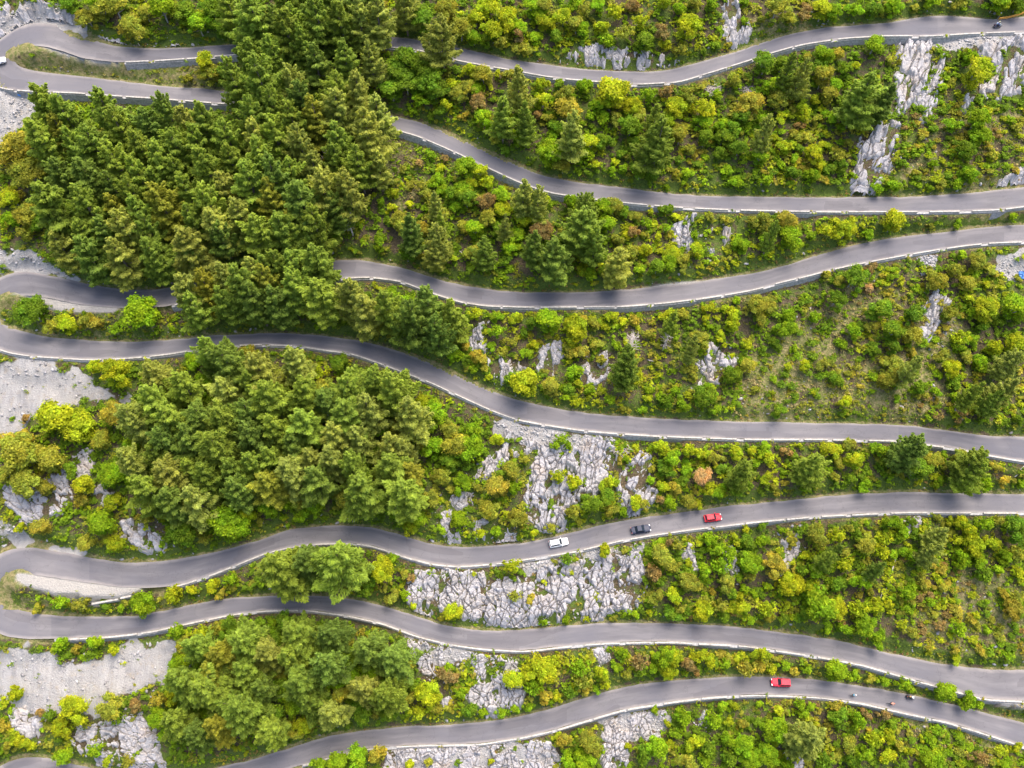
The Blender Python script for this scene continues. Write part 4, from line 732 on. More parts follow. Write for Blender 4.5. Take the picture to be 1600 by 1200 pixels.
# which belt of the slope a base stands in
BELT = ['above the top road', 'between top and second roads', 'between second and third roads', 'between third and fourth roads', 'between fourth and fifth roads', 'between fifth and sixth roads', 'between sixth and seventh roads', 'below the seventh road']
def midy(k, x): return (yat(UP[k], x)+yat(LO[k], x))/2
def belt_of(px, py):
    return sum(1 for k in range(7) if midy(k, px) < py)
def across(px, py, b):
    if b == 0: return 'by the road' if midy(0, px)-py < 45 else 'on high ground'
    if b == 7: return 'under the parapet' if py-midy(6, px) < 45 else 'lower down'
    f = (py-midy(b-1, px))/max(midy(b, px)-midy(b-1, px), 1)
    return 'under the upper parapet' if f < .36 else 'at mid-slope' if f < .68 else 'by the lower road'
plant = []
for kind, x, y, r, c in trees:
    sc = r/FPX*DIST; rj = rf.random()
    if kind == 'pine': H = (8.4+1.75*sc)*(.9+.2*rj); hc = .56*H
    elif kind == 'bare': H = 5+sc*1.2; hc = .72*H
    else:
        H = (1.55*sc+.5 if r >= 13 else 1.5*sc)*(.9+.2*rj); hc = .58*H
    p = hit_ground(x, y, hc); dep = proj(p)[2]; Rw = r*dep/FPX; p[2] = T(p[0], p[1])
    # keep trunks off the asphalt
    for _ in range(4):
        i, d = road_info([p[0]], [p[1]]); i, d = i[0], d[0]; need = .9 if kind != 'broad' else .45+.28*Rw
        if d >= need: break
        s = np.sign((p[0]-RC[i, 0])*RN[i, 0]+(p[1]-RC[i, 1])*RN[i, 1]) or 1
        p = p+np.array([RN[i, 0], RN[i, 1], 0])*s*(need-d+.15); p[2] = T(p[0], p[1])
    plant.append([kind, p, Rw, H, c, r])
kinds = {'pine': [], 'tree': [], 'bush': [], 'shrub': [], 'bare': []}
for q in plant:
    kinds[q[0] if q[0] != 'broad' else 'tree' if q[5] >= 15 else 'bush' if q[5] >= 11 else 'shrub'].append(q)
extra = []
for k in kinds:
    kinds[k].sort(key=lambda q: -q[5]); extra += kinds[k][298:]; kinds[k] = kinds[k][:298]
NM = {'pine': 'pine_tree', 'tree': 'broadleaf_tree', 'bush': 'leafy_bush', 'shrub': 'shrub', 'bare': 'dead_tree'}
NOUN = {'pine': 'feathery pine', 'tree': 'rounded leafy tree', 'bush': 'rounded bush', 'shrub': 'small leafy shrub', 'bare': 'dead tree'}
CAT = {'pine': 'pine tree', 'tree': 'tree', 'bush': 'bush', 'shrub': 'shrub', 'bare': 'dead tree'}
GRP = {'pine': 'pine trees on the slope', 'tree': 'leafy trees on the slope', 'bush': 'rounded bushes on the slope', 'shrub': 'shrubs on the slope', 'bare': 'dead trees on the slope'}
made = {}; rt = random.Random(8)
for k, lst in kinds.items():
    for kind, p, Rw, H, c, r in lst:
        col = KOL[c]; j = rt.uniform(.85, 1.18); hj = rt.uniform(-.05, .05); col = (col[0]*j*(1+hj), col[1]*j, col[2]*j*(1-hj), 1)
        rz = rt.uniform(0, 6.28)
        if k == 'pine': cm, tm, h0, r0 = PINES[rt.randrange(len(PINES))]
        elif k == 'tree': cm, tm, h0, r0 = BROADS[rt.randrange(len(BROADS))]
        elif k == 'bush': cm, tm, h0, r0 = BUSHES[rt.randrange(len(BUSHES))]
        elif k == 'shrub': cm, tm, h0, r0 = SHRUBS[rt.randrange(len(SHRUBS))]
        else: (tm, h0, r0), cm = BARES[rt.randrange(2) if r > 13 else 2+rt.randrange(2)], None
        s = (Rw/r0*rt.uniform(.95, 1.05), Rw/r0*rt.uniform(.95, 1.05), H/h0)
        if k in ('shrub', 'bush', 'bare'):
            root = link(NM[k], cm or tm, None, p); root.color = col if cm else (1, 1, 1, 1); root.rotation_euler.z = rz
        else:
            root = empty(NM[k], p, rz)
            o = link('crown', cm, root); o.color = col; link('trunk', tm, root)
        root.scale = s; root.location.z -= .1
        px, py, _ = proj(p); b = belt_of(px, py)
        key = (k, c, b, across(px, py, b)); made.setdefault(key, []).append((px, root))
for (k, c, b, ac), lst in made.items():
    lst.sort(key=lambda q: q[0]); n = len(lst)
    for i, (px, root) in enumerate(lst):
        if n == 1: lab = '%s %s %s, %s' % (KW[c], NOUN[k], ac, BELT[b])
        else: lab = '%s %s, %s from left %s %s' % (KW[c], NOUN[k], ordw(i+1), ac, BELT[b])
        tag(root, lab, CAT[k], GRP[k])

# ------------------------------------------------------------------ undergrowth: one mass of low bushes and grass tufts nobody could count
def bush_tpl(seed, n=34):
    rg = np.random.default_rng(seed); k = 5; cc = np.c_[rg.normal(size=(k, 2))*.42, .35+.35*rg.random(k)]
    w = rg.integers(0, k, n); dr = rg.normal(size=(n, 3)); dr[:, 2] = np.abs(dr[:, 2]); dr /= np.linalg.norm(dr, axis=1, keepdims=True)
    C = cc[w]+dr*.42*(.6+.5*rg.random((n, 1))); V, F = quads(C, dr+np.array([0, 0, .5])+rg.normal(size=(n, 3))*.4, .19+.15*rg.random(n), rg, 1.1)
    return V, F, (.75+.45*rg.random(n))
BT = [bush_tpl(500+i) for i in range(10)]; GT = [bush_tpl(520+i, 12) for i in range(6)]
rg = np.random.default_rng(31); N0 = 62000
P = (rg.random((N0, 2))-.5)*np.array([326, 268])+np.array([0, 4]); i_, d_ = road_info(P[:, 0], P[:, 1])
scr = sampleg(wg, P[:, 0], P[:, 1]); dry = sampleg(wd, P[:, 0], P[:, 1]); rk = np.full(N0, -9.)
for W in RPOLY: rk = np.maximum(rk, sdist(W, P[:, 0], P[:, 1]))
u = rg.random(N0); dens = np.where(rk > .3, .05, np.where(scr > .5, .03, np.where(dry > .5, .8, .85)))*np.where(vnoise(P[:, 0]/4+7, P[:, 1]/4) > .22, 1, .25)
dens *= sstep(.2, 1.6, d_)*.9+.1
ok = (u < dens) & (d_ > .55); P = P[ok]; d_ = d_[ok]; dry = dry[ok]; n = len(P)
uphill = M_SLOPE*P[:, 1] > RC[i_[ok], 2]
Z = T(P[:, 0], P[:, 1]); nz = fbm(P[:, 0]/11+60, P[:, 1]/11, 3); nz2 = rg.random(n)
pal = np.array([KOL[q] for q in 'kgoyer']); Vs, Fs, ts, b = [], [], [], 0
for i in range(n):
    grassy = dry[i] > .5 and nz2[i] < .5
    V, F, br = (GT[rg.integers(6)] if grassy else BT[rg.integers(10)])
    s = (rg.uniform(.3, .7) if grassy else rg.uniform(.5, 1.5) if dry[i] <= .5 else rg.uniform(.4, 1.0))
    s = min(s, max(.3, d_[i]*.62))
    a = rg.random()*6.28; ca, sa = math.cos(a), math.sin(a)
    Vs.append(np.c_[(V[:, 0]*ca-V[:, 1]*sa)*s+P[i, 0], (V[:, 0]*sa+V[:, 1]*ca)*s+P[i, 1], V[:, 2]*s*(.8 if not grassy else .6)+Z[i]-.08]); Fs.append(F+b); b += len(V)
    v = nz[i]+(nz2[i]-.5)*.5
    if grassy: col = np.array([.38, .32, .14]) if v > .54 else np.array([.25, .31, .06])
    elif dry[i] > .5: col = pal[2] if v < .45 else pal[1] if v < .6 else pal[4]*.75 if v < .66 else pal[2]
    else: col = pal[0] if v < .46 else pal[1] if v < .57 else pal[2] if v < .70 else pal[3] if v < .86 else pal[4]
    ts.append(np.outer(br*rg.uniform(.75, 1.1), col))
# the leftover individuals beyond the first few hundred of a kind
for kind, p, Rw, H, c, r in extra:
    V, F, br = LOW[rg.integers(5)]; Vs.append(V*np.array([Rw/2, Rw/2, H/2.8])+p); Fs.append(F+b); b += len(V); ts.append(br*np.array(KOL[c]))
V = None
P = (rg.random((60000, 2))-.5)*np.array([326, 268])+np.array([0, 4]); i_, d_ = road_info(P[:, 0], P[:, 1]); upw = M_SLOPE*P[:, 1] > RC[i_, 2]
ok = (d_ > np.where(upw, .25, .85)) & (d_ < 3.4) & (sampleg(wg, P[:, 0], P[:, 1]) < .4); P = P[ok]; d_ = d_[ok]; Z = T(P[:, 0], P[:, 1]); nz = fbm(P[:, 0]/6, P[:, 1]/6+9, 3)+.25*(rg.random(len(P))-.5)
for i in range(len(P)):
    V, F, br = GT[rg.integers(6)] if rg.random() < .6 else BT[rg.integers(10)]; s = rg.uniform(.22, .55)*min(1, .6+d_[i]*.25)
    Vs.append(V*s+np.array([P[i, 0], P[i, 1], Z[i]-.03])); Fs.append(F+b); b += len(V); v = nz[i]-.12*min(1, .5/max(d_[i], .1))
    ts.append(np.outer(br, np.array([.36, .24, .10]) if v < .34 else np.array([.27, .26, .07]) if v < .44 else np.array([.13, .22, .03]) if v < .6 else np.array([.22, .30, .03])))
P = (rg.random((52000, 2))-.5)*np.array([300, 236])+np.array([0, 4]); i_, d_ = road_info(P[:, 0], P[:, 1]); rk = np.full(len(P), -9.)
for W in RPOLY: rk = np.maximum(rk, sdist(W, P[:, 0], P[:, 1]))
dr = sampleg(wd, P[:, 0], P[:, 1]); sc_ = sampleg(wg, P[:, 0], P[:, 1]); ok = (d_ > .8) & (rk < .2) & (rg.random(len(P)) < np.where(sc_ > .45, .05, np.where(dr > .45, 1, .45))); P = P[ok]; dr = dr[ok]; Z = T(P[:, 0], P[:, 1]); nz = fbm(P[:, 0]/5, P[:, 1]/5+29, 3)+.3*(rg.random(len(P))-.5)
for i in range(len(P)):
    V, F, br = GT[rg.integers(6)]; s = rg.uniform(.3, .8)
    Vs.append(V*np.array([s, s, s*.7])+np.array([P[i, 0], P[i, 1], Z[i]-.04])); Fs.append(F+b); b += len(V)
    ts.append(np.outer(br, np.array([.44, .36, .18]) if nz[i] < .40 and dr[i] > .4 else np.array([.24, .25, .06]) if nz[i] < .46 else np.array([.19, .27, .035]) if nz[i] < .6 else np.array([.29, .35, .04])))
for g in MEADOW_W[:4]+[[tuple(hit_plane(*q)[:2]) for q in P_("830,150 1180,130 1320,180 1300,290 900,270")], [tuple(hit_plane(*q)[:2]) for q in P_("1010,850 1400,830 1560,830 1480,940 1300,980 1020,950")]]:
    W = np.array(g); lo, hi = W.min(0), W.max(0); c = rg.random((420, 2))*(hi-lo)+lo; _, dq = road_info(c[:, 0], c[:, 1]); c = c[inside(W, c[:, 0], c[:, 1]) & (dq > 1.5)]
    for q in c[:150]:
        V, F, br = LOW[rg.integers(5)]; s = rg.uniform(.28, .75); v = fbm(np.array(q[0]/8+5), np.array(q[1]/8), 2)+.2*(rg.random()-.5)
        Vs.append(V*np.array([s*rg.uniform(.8, 1.3), s*rg.uniform(.8, 1.3), s*.8])+np.array([q[0], q[1], float(T(q[0], q[1]))-.1])); Fs.append(F+b); b += len(V)
        ts.append(br*np.array(KOL['k' if v < .40 else 'g' if v < .50 else 'o' if v < .56 else 'y' if v < .64 else 'r' if v < .68 else 'e']))
for g in GAPS:
    if rg.random() < .5: continue
    for _ in range(3):
        V, F, br = BT[rg.integers(10)]; s = rg.uniform(.2, .45); q = g+rg.normal(size=3)*np.array([.35, .25, 0]); Vs.append(V*s+q); Fs.append(F+b); b += len(V); ts.append(np.outer(br, pal[rg.integers(5)]*.9))
# grass fringe along the asphalt on the uphill side
me = mesh_np('undergrowth', np.vstack(Vs), np.vstack(Fs), MF, False, tint=np.vstack(ts))
tag(link('undergrowth', me), 'dense low scrub, brambles and grass tufts covering the slope', 'undergrowth', None, 'stuff')
# ------------------------------------------------------------------ vehicles
M_TYRE = plain('tyre_rubber', (.02, .02, .02), .85); M_RIM = plain('alloy_rim', (.45, .45, .47), .35, .8)
M_GLASS = plain('tinted_glass', (.018, .026, .036), .35, 0, .06, .05); M_BLK = plain('black_plastic', (.025, .025, .028), .5)
M_LAMP = plain('lamp_lens', (.75, .75, .72), .15, 0, .6); M_TAIL = plain('tail_lens', (.45, .02, .02), .2, 0, .6)
def paint(name, col): return plain(name, col, .5, .0, .3, .04, 2, coat=.06)
def road_spot(px, py, heading_px):
    z = hit_plane(px, py)[2]
    for _ in range(3):
        p = hit_z(px, py, z); i = KD.find((p[0], p[1], 0))[1]; z = RC[i, 2]+.05
    p = hit_z(px, py, z); i, d = road_info([p[0]], [p[1]]); i = i[0]
    a = RC[max(i-3, 0)]; b = RC[min(i+3, len(RC)-1)]; t = (b-a); t /= np.linalg.norm(t)
    q = hit_z(px+heading_px[0], py+heading_px[1], z)-p
    if t[:2]@q[:2] < 0: t = -t
    return p, t
def make_car(px, py, hd, label, col, L=4.3, W=1.78, H=1.5, style='hatch', rails=False, free=False):
    p, t = road_spot(px, py, hd)
    if free: q = hit_z(px+hd[0], py+hd[1], p[2])-p; t = np.array([q[0], q[1], 0])/np.hypot(q[0], q[1])
    root = empty('car', p); root.rotation_euler = (0, -math.asin(t[2]), math.atan2(t[1], t[0]))
    M = paint('car_paint', col); h = L/2; w = W/2
    rear = {'hatch': -.93, 'suv': -.95, 'sedan': -.62}[style]          # where the rear window meets the body
    belt = H*.62
    m = MB(); rings = []
    prof = [(-1, .80, .42, .80), (-.97, .92, .30, .97), (-.80, 1, .24, 1.0), (-.45, 1, .22, 1.0), (.1, 1, .22, .99), (.42, 1, .22, .97), (.62, .99, .23, .90), (.88, .93, .26, .80), (.97, .84, .30, .70), (1, .70, .38, .60)]
    for x, kw, zb, kz in prof:
        if style == 'sedan' and x < -.7: kz *= .97
        ww = w*kw; zt = belt*kz
        rings.append([(x*h, -ww*.92, zb), (x*h, -ww, zb+.14), (x*h, -ww*.99, zt-.18), (x*h, -ww*.90, zt-.03), (x*h, -ww*.5, zt+.03), (x*h, ww*.5, zt+.03), (x*h, ww*.90, zt-.03), (x*h, ww*.99, zt-.18), (x*h, ww, zb+.14), (x*h, ww*.92, zb)])
    m.loft(rings); 
    # roof and pillars
    xb0, xb1 = rear*h, .36*h; xr0, xr1 = {'hatch': -.74, 'suv': -.86, 'sedan': -.38}[style]*h, .06*h; wb, wr = w*.88, w*.70; zb, zr_ = belt-.04, H
    def cab(k, e=0.0):
        return [(xb0-e, -wb-e, zb), (xb1+e, -wb-e, zb), (xb1+e, wb+e, zb), (xb0-e, wb+e, zb), (xr0-e, -wr-e, k), (xr1+e, -wr-e, k), (xr1+e, wr+e, k), (xr0-e, wr+e, k)]
    c = cab(zr_); m.poly(c, [(4, 5, 6, 7), (0, 1, 5, 4), (1, 2, 6, 5), (2, 3, 7, 6), (3, 0, 4, 7)])
    body = m.build('body', M, root, bevel=0, smooth=False)
    mr = MB(); mr.box(((xr0+xr1)/2, 0, H+.015), ((xr1-xr0)*.98, 2*wr*.98, .05)); mr.build('roof', M, root, bevel=.02)
    def pane(name, ids, inset, mat=M_GLASS):
        q = [Vector(c[i]) for i in ids]; cen = sum(q, Vector())/4; nrm = (q[1]-q[0]).cross(q[3]-q[0]).normalized()
        if nrm.dot(cen-Vector((0, 0, belt))) < 0: nrm.negate()
        f = [cen+(v-cen)*inset+nrm*.012 for v in q]; g = [v-nrm*.02 for v in f]; mm = MB(); mm.loft([g, f]); return mm.build(name, mat, root)
    pane('windscreen', (1, 2, 6, 5), .90); pane('rear_window', (3, 0, 4, 7), .84)
    pane('side_window', (0, 1, 5, 4), .86); pane('side_window', (2, 3, 7, 6), .86)
    for sx in (-.62, .60):
        for sy in (-1, 1):
            mt = MB(); mt.tube([(sx*h, sy*(w-.20), .31), (sx*h, sy*(w+.012), .31)], .31, 16); ty = mt.build('wheel', M_TYRE, root)
            mt = MB(); mt.tube([(sx*h, sy*(w-.02), .31), (sx*h, sy*(w+.025), .31)], .19, 10); mt.build('rim', M_RIM, ty)
    for sy in (-1, 1):
        a = MB(); a.box((h*.925, sy*w*.64, belt*.70), (.28, .36, .14)); a.build('headlight', M_LAMP, root, bevel=.03)
        a = MB(); a.box((-h*.975, sy*w*.70, belt*.80), (.12, .28, .22)); a.build('tail_light', M_TAIL, root, bevel=.02)
        a = MB(); a.box((xb1-.12, sy*(w+.09), belt+.04), (.16, .20, .13)); a.build('wing_mirror', M, root, bevel=.03)
        if rails: a = MB(); a.tube([(xr0+.1, sy*wr*.9, H+.09), (xr1-.1, sy*wr*.9, H+.09)], .025, 6); a.build('roof_rail', M_BLK, root)
    a = MB(); a.box((h*.985, 0, .42), (.10, W*.62, .14)); a.build('grille', M_BLK, root, bevel=.02)
    a = MB(); a.box((-h*.99, 0, .50), (.04, .52, .11)); a.build('number_plate', plain('plate', (.8, .8, .78), .5), root)
    a = MB(); a.box((-h*.985, 0, .36), (.08, W*.72, .12)); a.build('bumper', M_BLK, root, bevel=.02)
    tag(root, label, 'car', 'cars driving on the serpentine road'); return root
make_car(873, 849, (20, -5), 'white estate car with roof rails, last of the three uphill cars', (.82, .82, .80), 4.5, 1.8, 1.52, 'suv', True)
make_car(1001, 828, (20, -4), 'dark blue saloon car driving between the white car and the red hatchback', (.006, .013, .04), 4.6, 1.8, 1.42, 'sedan')
make_car(1113, 810, (20, -2), 'bright red hatchback leading the dark blue saloon on the fifth road', (.62, .012, .03), 4.1, 1.74, 1.45, 'hatch')
make_car(1218.5, 1067, (-20, -1), 'red compact van-like car on the lowest road heading towards the bend', (.62, .01, .035), 4.4, 1.8, 1.62, 'suv')
make_car(-4, 99, (20, -5), 'white car cut by the frame edge in the top hairpin', (.82, .82, .82), 4.6, 1.82, 1.5, 'suv', False, True)
make_car(541, 168, (-20, -4), 'bright blue car almost hidden under pine crowns on the second road', (.03, .28, .60), 4.3, 1.78, 1.5, 'hatch')

# ------------------------------------------------------------------ riders
M_SKIN = plain('skin', (.55, .36, .27), .6); 
def skin_body(name, J, E, mat, parent=None, loc=None, sub=1):
    me = bpy.data.meshes.new(name); bm = bmesh.new(); ly = bm.verts.layers.skin.verify(); vs = []
    for i, (co, r) in enumerate(J):
        v = bm.verts.new(co); v[ly].radius = (r, r); v[ly].use_root = (i == 0); vs.append(v)
    for a, b in E: bm.edges.new((vs[a], vs[b]))
    bm.to_mesh(me); bm.free(); me.materials.append(mat); o = link(name, me, parent, loc)
    o.modifiers.new('skin', 'SKIN').use_smooth_shade = True; s = o.modifiers.new('sub', 'SUBSURF'); s.levels = sub; s.render_levels = sub; return o
def make_rider(name_label, root_p, rz, hip, hand, foot, lean, cloth, trousers, helmet, pitch=0, bag=None, seat_w=.0):
    """rider seated at hip (x forward, z up, metres), hands at hand, feet at foot"""
    hx, hz = hip; sx, sz = hx+math.sin(lean)*.50, hz+math.cos(lean)*.50
    neck = (sx+.06*math.sin(lean)+.02, 0, sz+.09); head = (sx+.12*math.sin(lean)+.06, 0, sz+.23)
    J = [((hx, 0, hz), .125), (((hx+sx)/2, 0, (hz+sz)/2), .12), ((sx, 0, sz), .125), (neck, .055), (head, .085)]; E = [(0, 1), (1, 2), (2, 3), (3, 4)]
    arms = []; legs = []
    for s in (-1, 1):
        b = len(J); ex, ez = (sx+hand[0])/2-.03, (sz+hand[2])/2-.10
        J += [((sx, s*.17, sz-.01), .06), ((ex, s*.30, ez), .045), ((hand[0], s*hand[1], hand[2]+.02), .035), ((hand[0]+.07, s*hand[1], hand[2]), .028)]; E += [(2, b), (b, b+1), (b+1, b+2), (b+2, b+3)]
        f = foot[(s+1)//2]; kx, kz = (hx+f[0])/2+.24, (hz+f[2])/2+.14; b = len(J)
        J += [((hx+.02, s*.09, hz-.02), .095), ((kx, s*(.12+f[1])/2+s*.04, kz), .07), ((f[0], s*f[1], f[2]+.06), .045), ((f[0]+.15, s*f[1], f[2]), .038)]; E += [(0, b), (b, b+1), (b+1, b+2), (b+2, b+3)]
    root = empty('person', root_p); root.rotation_euler = (0, pitch, rz)
    skin_body('body', J, E, M_SKIN, root)
    # clothing: a jacket over trunk and arms, trousers over hips and legs
    g = .022; Jj = [((hx+.01, 0, hz+.04), .125+g), J[1][:1]+(.12+g,), J[2][:1]+(.125+g,)]; Ej = [(0, 1), (1, 2)]
    for b in (5, 13): n = len(Jj); Jj += [(J[b][0], .062+g), (J[b+1][0], .048+g), (J[b+2][0], .036+g)]; Ej += [(2, n), (n, n+1), (n+1, n+2)]
    skin_body('jacket', Jj, Ej, cloth, root)
    Jt = [((hx, 0, hz+.03), .13+g)]; Et = []
    for b in (9, 17): n = len(Jt); Jt += [(J[b][0], .10+g), (J[b+1][0], .072+g), (J[b+2][0], .05+g)]; Et += [(0, n), (n, n+1), (n+1, n+2)]
    skin_body('trousers', Jt, Et, trousers, root)
    m = MB(); rings = []
    for i in range(6):
        a = math.pi*(.02+.60*i/5); rings.append([(head[0]-.01+.145*math.sin(a)*math.cos(q*math.pi/6)*1.1, .13*math.sin(a)*math.sin(q*math.pi/6), head[2]+.03+.15*math.cos(a)) for q in range(12)])
    m.loft(rings); m.build('helmet', helmet, root, smooth=True)
    if bag: m = MB(); m.box(((hx+sx)/2-.20, 0, (hz+sz)/2+.06), (.18, .32, .42), Matrix.Rotation(lean, 3, 'Y')); m.build('backpack', bag, root, bevel=.04)
    tag(root, name_label, 'person', None); return root
def torus(m, c, Rr, r, n=20, k=6):
    rings = [[(c[0]+(Rr+r*math.cos(2*math.pi*j/k))*math.cos(2*math.pi*i/n), c[1]+r*math.sin(2*math.pi*j/k), c[2]+(Rr+r*math.cos(2*math.pi*j/k))*math.sin(2*math.pi*i/n)) for j in range(k)] for i in range(n)]
    rings.append(rings[0]); m.loft(rings, True, False)
def make_motorcycle(px, py, hd, label, body, fair, panniers=None):
    p, t = road_spot(px, py, hd); root = empty('motorcycle', p); rz = math.atan2(t[1], t[0]); pt = -math.asin(t[2]); root.rotation_euler = (0, pt, rz)
    for x in (-.72, .74):
        m = MB(); torus(m, (x, 0, .32), .26, .065); ty = m.build('wheel', M_TYRE, root, smooth=True)
        m = MB(); m.tube([(x, -.05, .32), (x, .05, .32)], .17, 10); m.build('rim', M_RIM, ty)
    m = MB(); m.loft([[(x, y*w_, z) for y, z in ((-1, zl), (-1.1, (zl+zh)/2), (-.6, zh), (.6, zh), (1.1, (zl+zh)/2), (1, zl))] for x, w_, zl, zh in ((-.55, .10, .42, .66), (-.2, .16, .24, .74), (.2, .17, .26, .80), (.5, .13, .45, .84), (.66, .08, .6, .86))]); m.build('frame', M_BLK, root)
    m = MB(); m.loft([[(x, y*w_, z) for y, z in ((-1, .74), (-.9, zh-.04), (0, zh), (.9, zh-.04), (1, .74))] for x, w_, zh in ((-.08, .10, .82), (.1, .19, .98), (.35, .20, 1.0), (.52, .12, .92))]); m.build('tank', body, root, smooth=True)
    m = MB(); m.box((-.38, 0, .82), (.66, .30, .12)); m.build('seat', M_BLK, root, bevel=.04)
    m = MB(); m.loft([[(x, y*w_, z) for y, z in ((-1, zl), (-.8, zh), (.8, zh), (1, zl))] for x, w_, zl, zh in ((.42, .30, .66, 1.02), (.66, .26, .62, 1.12), (.86, .13, .74, .98))]); m.build('fairing', fair, root, smooth=True)
    m = MB(); m.box((.70, 0, 1.18), (.03, .34, .30), Matrix.Rotation(-.7, 3, 'Y')); m.build('windshield', M_GLASS, root)
    m = MB(); m.tube([(.36, -.40, 1.08), (.50, -.15, 1.04), (.50, .15, 1.04), (.36, .40, 1.08)], .018, 6); m.build('handlebar', M_BLK, root)
    for s in (-1, 1):
        m = MB(); m.tube([(.52, s*.10, .98), (.74, s*.10, .32)], .03, 6); m.build('fork', M_RIM, root)
        m = MB(); m.tube([(.44, s*.34, 1.08), (.46, s*.44, 1.20)], .014, 5); m.box((.46, s*.46, 1.23), (.03, .16, .10)); m.build('mirror', M_BLK, root)
        if panniers: m = MB(); m.box((-.62, s*.34, .62), (.48, .22, .36)); m.build('pannier', panniers, root, bevel=.05)
    m = MB(); m.box((.88, 0, .88), (.06, .20, .14)); m.build('headlight', M_LAMP, root, bevel=.02)
    m = MB(); m.box((-.80, 0, .78), (.05, .18, .08)); m.build('tail_light', M_TAIL, root)
    m = MB(); m.tube([(.1, .20, .30), (-.75, .24, .46)], .05, 8); m.build('exhaust', M_RIM, root)
    tag(root, label, 'motorcycle', 'motorcycles on the road'); return p, rz, pt
C_ = lambda n, c, r=.7: plain(n, c, r, vary=.08)
p, rz, pt = make_motorcycle(1557, 43, (20, -3), 'dark blue touring motorcycle riding along the top road', C_('navy_paint', (.03, .05, .16), .3), C_('grey_fairing', (.45, .5, .5), .35), C_('dark_case', (.04, .05, .10), .5))
make_rider('person in dark jacket and pale yellow helmet riding the motorcycle on the top road', p, rz, (-.28, .95), (.36, .38, 1.09), ((.05, .24, .36), (.05, .24, .36)), .22, C_('navy_jacket', (.05, .08, .18)), C_('dark_trousers', (.03, .03, .05)), C_('yellow_helmet', (.72, .75, .42), .3), pt, C_('pale_bag', (.45, .55, .70)))
p, rz, pt = make_motorcycle(1420.5, 1090, (20, 5), 'white-fronted touring motorcycle on the lowest road near two cyclists', C_('white_paint', (.75, .75, .73), .3), C_('white_fairing', (.82, .82, .80), .3), C_('black_case', (.02, .02, .02), .5))
make_rider('person in black with a tan top box riding the white motorcycle', p, rz, (-.28, .95), (.36, .38, 1.09), ((.05, .24, .36), (.05, .24, .36)), .20, C_('black_jacket', (.025, .025, .03)), C_('black_trousers', (.02, .02, .025)), C_('white_helmet', (.78, .78, .76), .3), pt, C_('tan_bag', (.50, .33, .14)))
def make_bicycle(px, py, hd, label, col):
    p, t = road_spot(px, py, hd); root = empty('bicycle', p); rz = math.atan2(t[1], t[0]); pt = -math.asin(t[2]); root.rotation_euler = (0, pt, rz); M = C_('frame_paint', col, .35)
    for x in (-.50, .52):
        m = MB(); torus(m, (x, 0, .34), .325, .018, 24, 5); wh = m.build('wheel', M_TYRE, root)
        m = MB()
        for k in range(8): a = math.pi*k/8; m.tube([(x+.31*math.cos(a), 0, .34+.31*math.sin(a)), (x-.31*math.cos(a), 0, .34-.31*math.sin(a))], .004, 3)
        m.build('spokes', M_RIM, wh)
    m = MB()
    for a, b in (((-.50, 0, .34), (-.05, 0, .30)), ((-.05, 0, .30), (-.18, 0, .84)), ((-.18, 0, .80), (.36, 0, .80)), ((-.05, 0, .30), (.38, 0, .70)), ((-.18, 0, .78), (-.50, 0, .34)), ((.35, 0, .86), (.40, 0, .66))): m.tube([a, b], .018, 6)
    m.build('frame', M, root)
    m = MB(); m.tube([(.39, 0, .70), (.52, 0, .34)], .018, 6); m.build('fork', M, root)
    m = MB(); m.tube([(.40, -.22, .90), (.37, -.1, .95), (.37, .1, .95), (.40, .22, .90)], .015, 6); m.build('handlebar', M_BLK, root)
    m = MB(); m.box((-.20, 0, .90), (.26, .14, .05)); m.tube([(-.19, 0, .9), (-.17, 0, .8)], .014, 5); m.build('saddle', M_BLK, root)
    for s in (-1, 1): m = MB(); m.tube([(-.05, 0, .30), (-.05+s*.12, s*.08, .30-s*.11)], .012, 5); m.box((-.05+s*.12, s*.14, .30-s*.11), (.09, .10, .02)); m.build('pedal', M_BLK, root)
    tag(root, label, 'bicycle', 'bicycles on the lowest road'); return p, rz, pt
for px, py, bl, pl, col, jc, hc in ((1331, 1087, 'road bicycle under the rider in blue on the lowest road', 'person in a blue jersey cycling on the lowest road', (.05, .05, .06), (.03, .30, .48), (.75, .75, .72)),
                           (1390, 1100, 'road bicycle under the rider in orange on the lowest road', 'person in a pale orange jersey cycling behind the rider in blue', (.06, .08, .11), (.80, .30, .18), (.70, .2, .12))):
    p, rz, pt = make_bicycle(px, py, (20, 4), bl, col)
    make_rider(pl, p, rz, (-.17, .94), (.40, .20, .93), ((-.15, .13, .42), (.07, .13, .20)), .85, C_('jersey', jc), C_('black_shorts', (.02, .02, .025)), C_('bike_helmet', hc, .4), pt)

# ------------------------------------------------------------------ small things by the road
M_OR = plain('orange_paint', (.72, .33, .05), .5, vary=.25)
def lay(px, py, h=0.): return hit_ground(px, py, h)
A = [lay(x, y, .75) for x, y in ((1562, 28), (1575, 26.5), (1586, 23.5), (1600, 19), (1640, 4))]; c0 = lay(1562, 28, 0)
root = empty('guard_rail', c0)
for zz, nm in ((0, 'rail'), (-.32, 'rail')):
    m = MB(); m.tube([Vector(a)-Vector(c0)+Vector((0, 0, zz)) for a in A], .11, 8); m.build(nm, M_OR, root)
for a in A[:4]:
    b = Vector(a)-Vector(c0); m = MB(); m.tube([b, b-Vector((0, 0, 1.3))], .07, 8); m.build('post', M_OR, root)
tag(root, 'orange pipe guard rail along the inner edge of the top road', 'guard rail')
p = lay(1559, 29, 0); root = empty('marker_post', p); m = MB(); m.tube([(0, 0, -.3), (0, 0, 1.5)], .07, 8); m.build('post', MWHITE, root); m = MB(); m.box((0, 0, 1.6), (.12, .34, .34)); m.build('reflector', M_LAMP, root, bevel=.03)
tag(root, 'slim pale marker post where the orange guard rail starts', 'marker post')
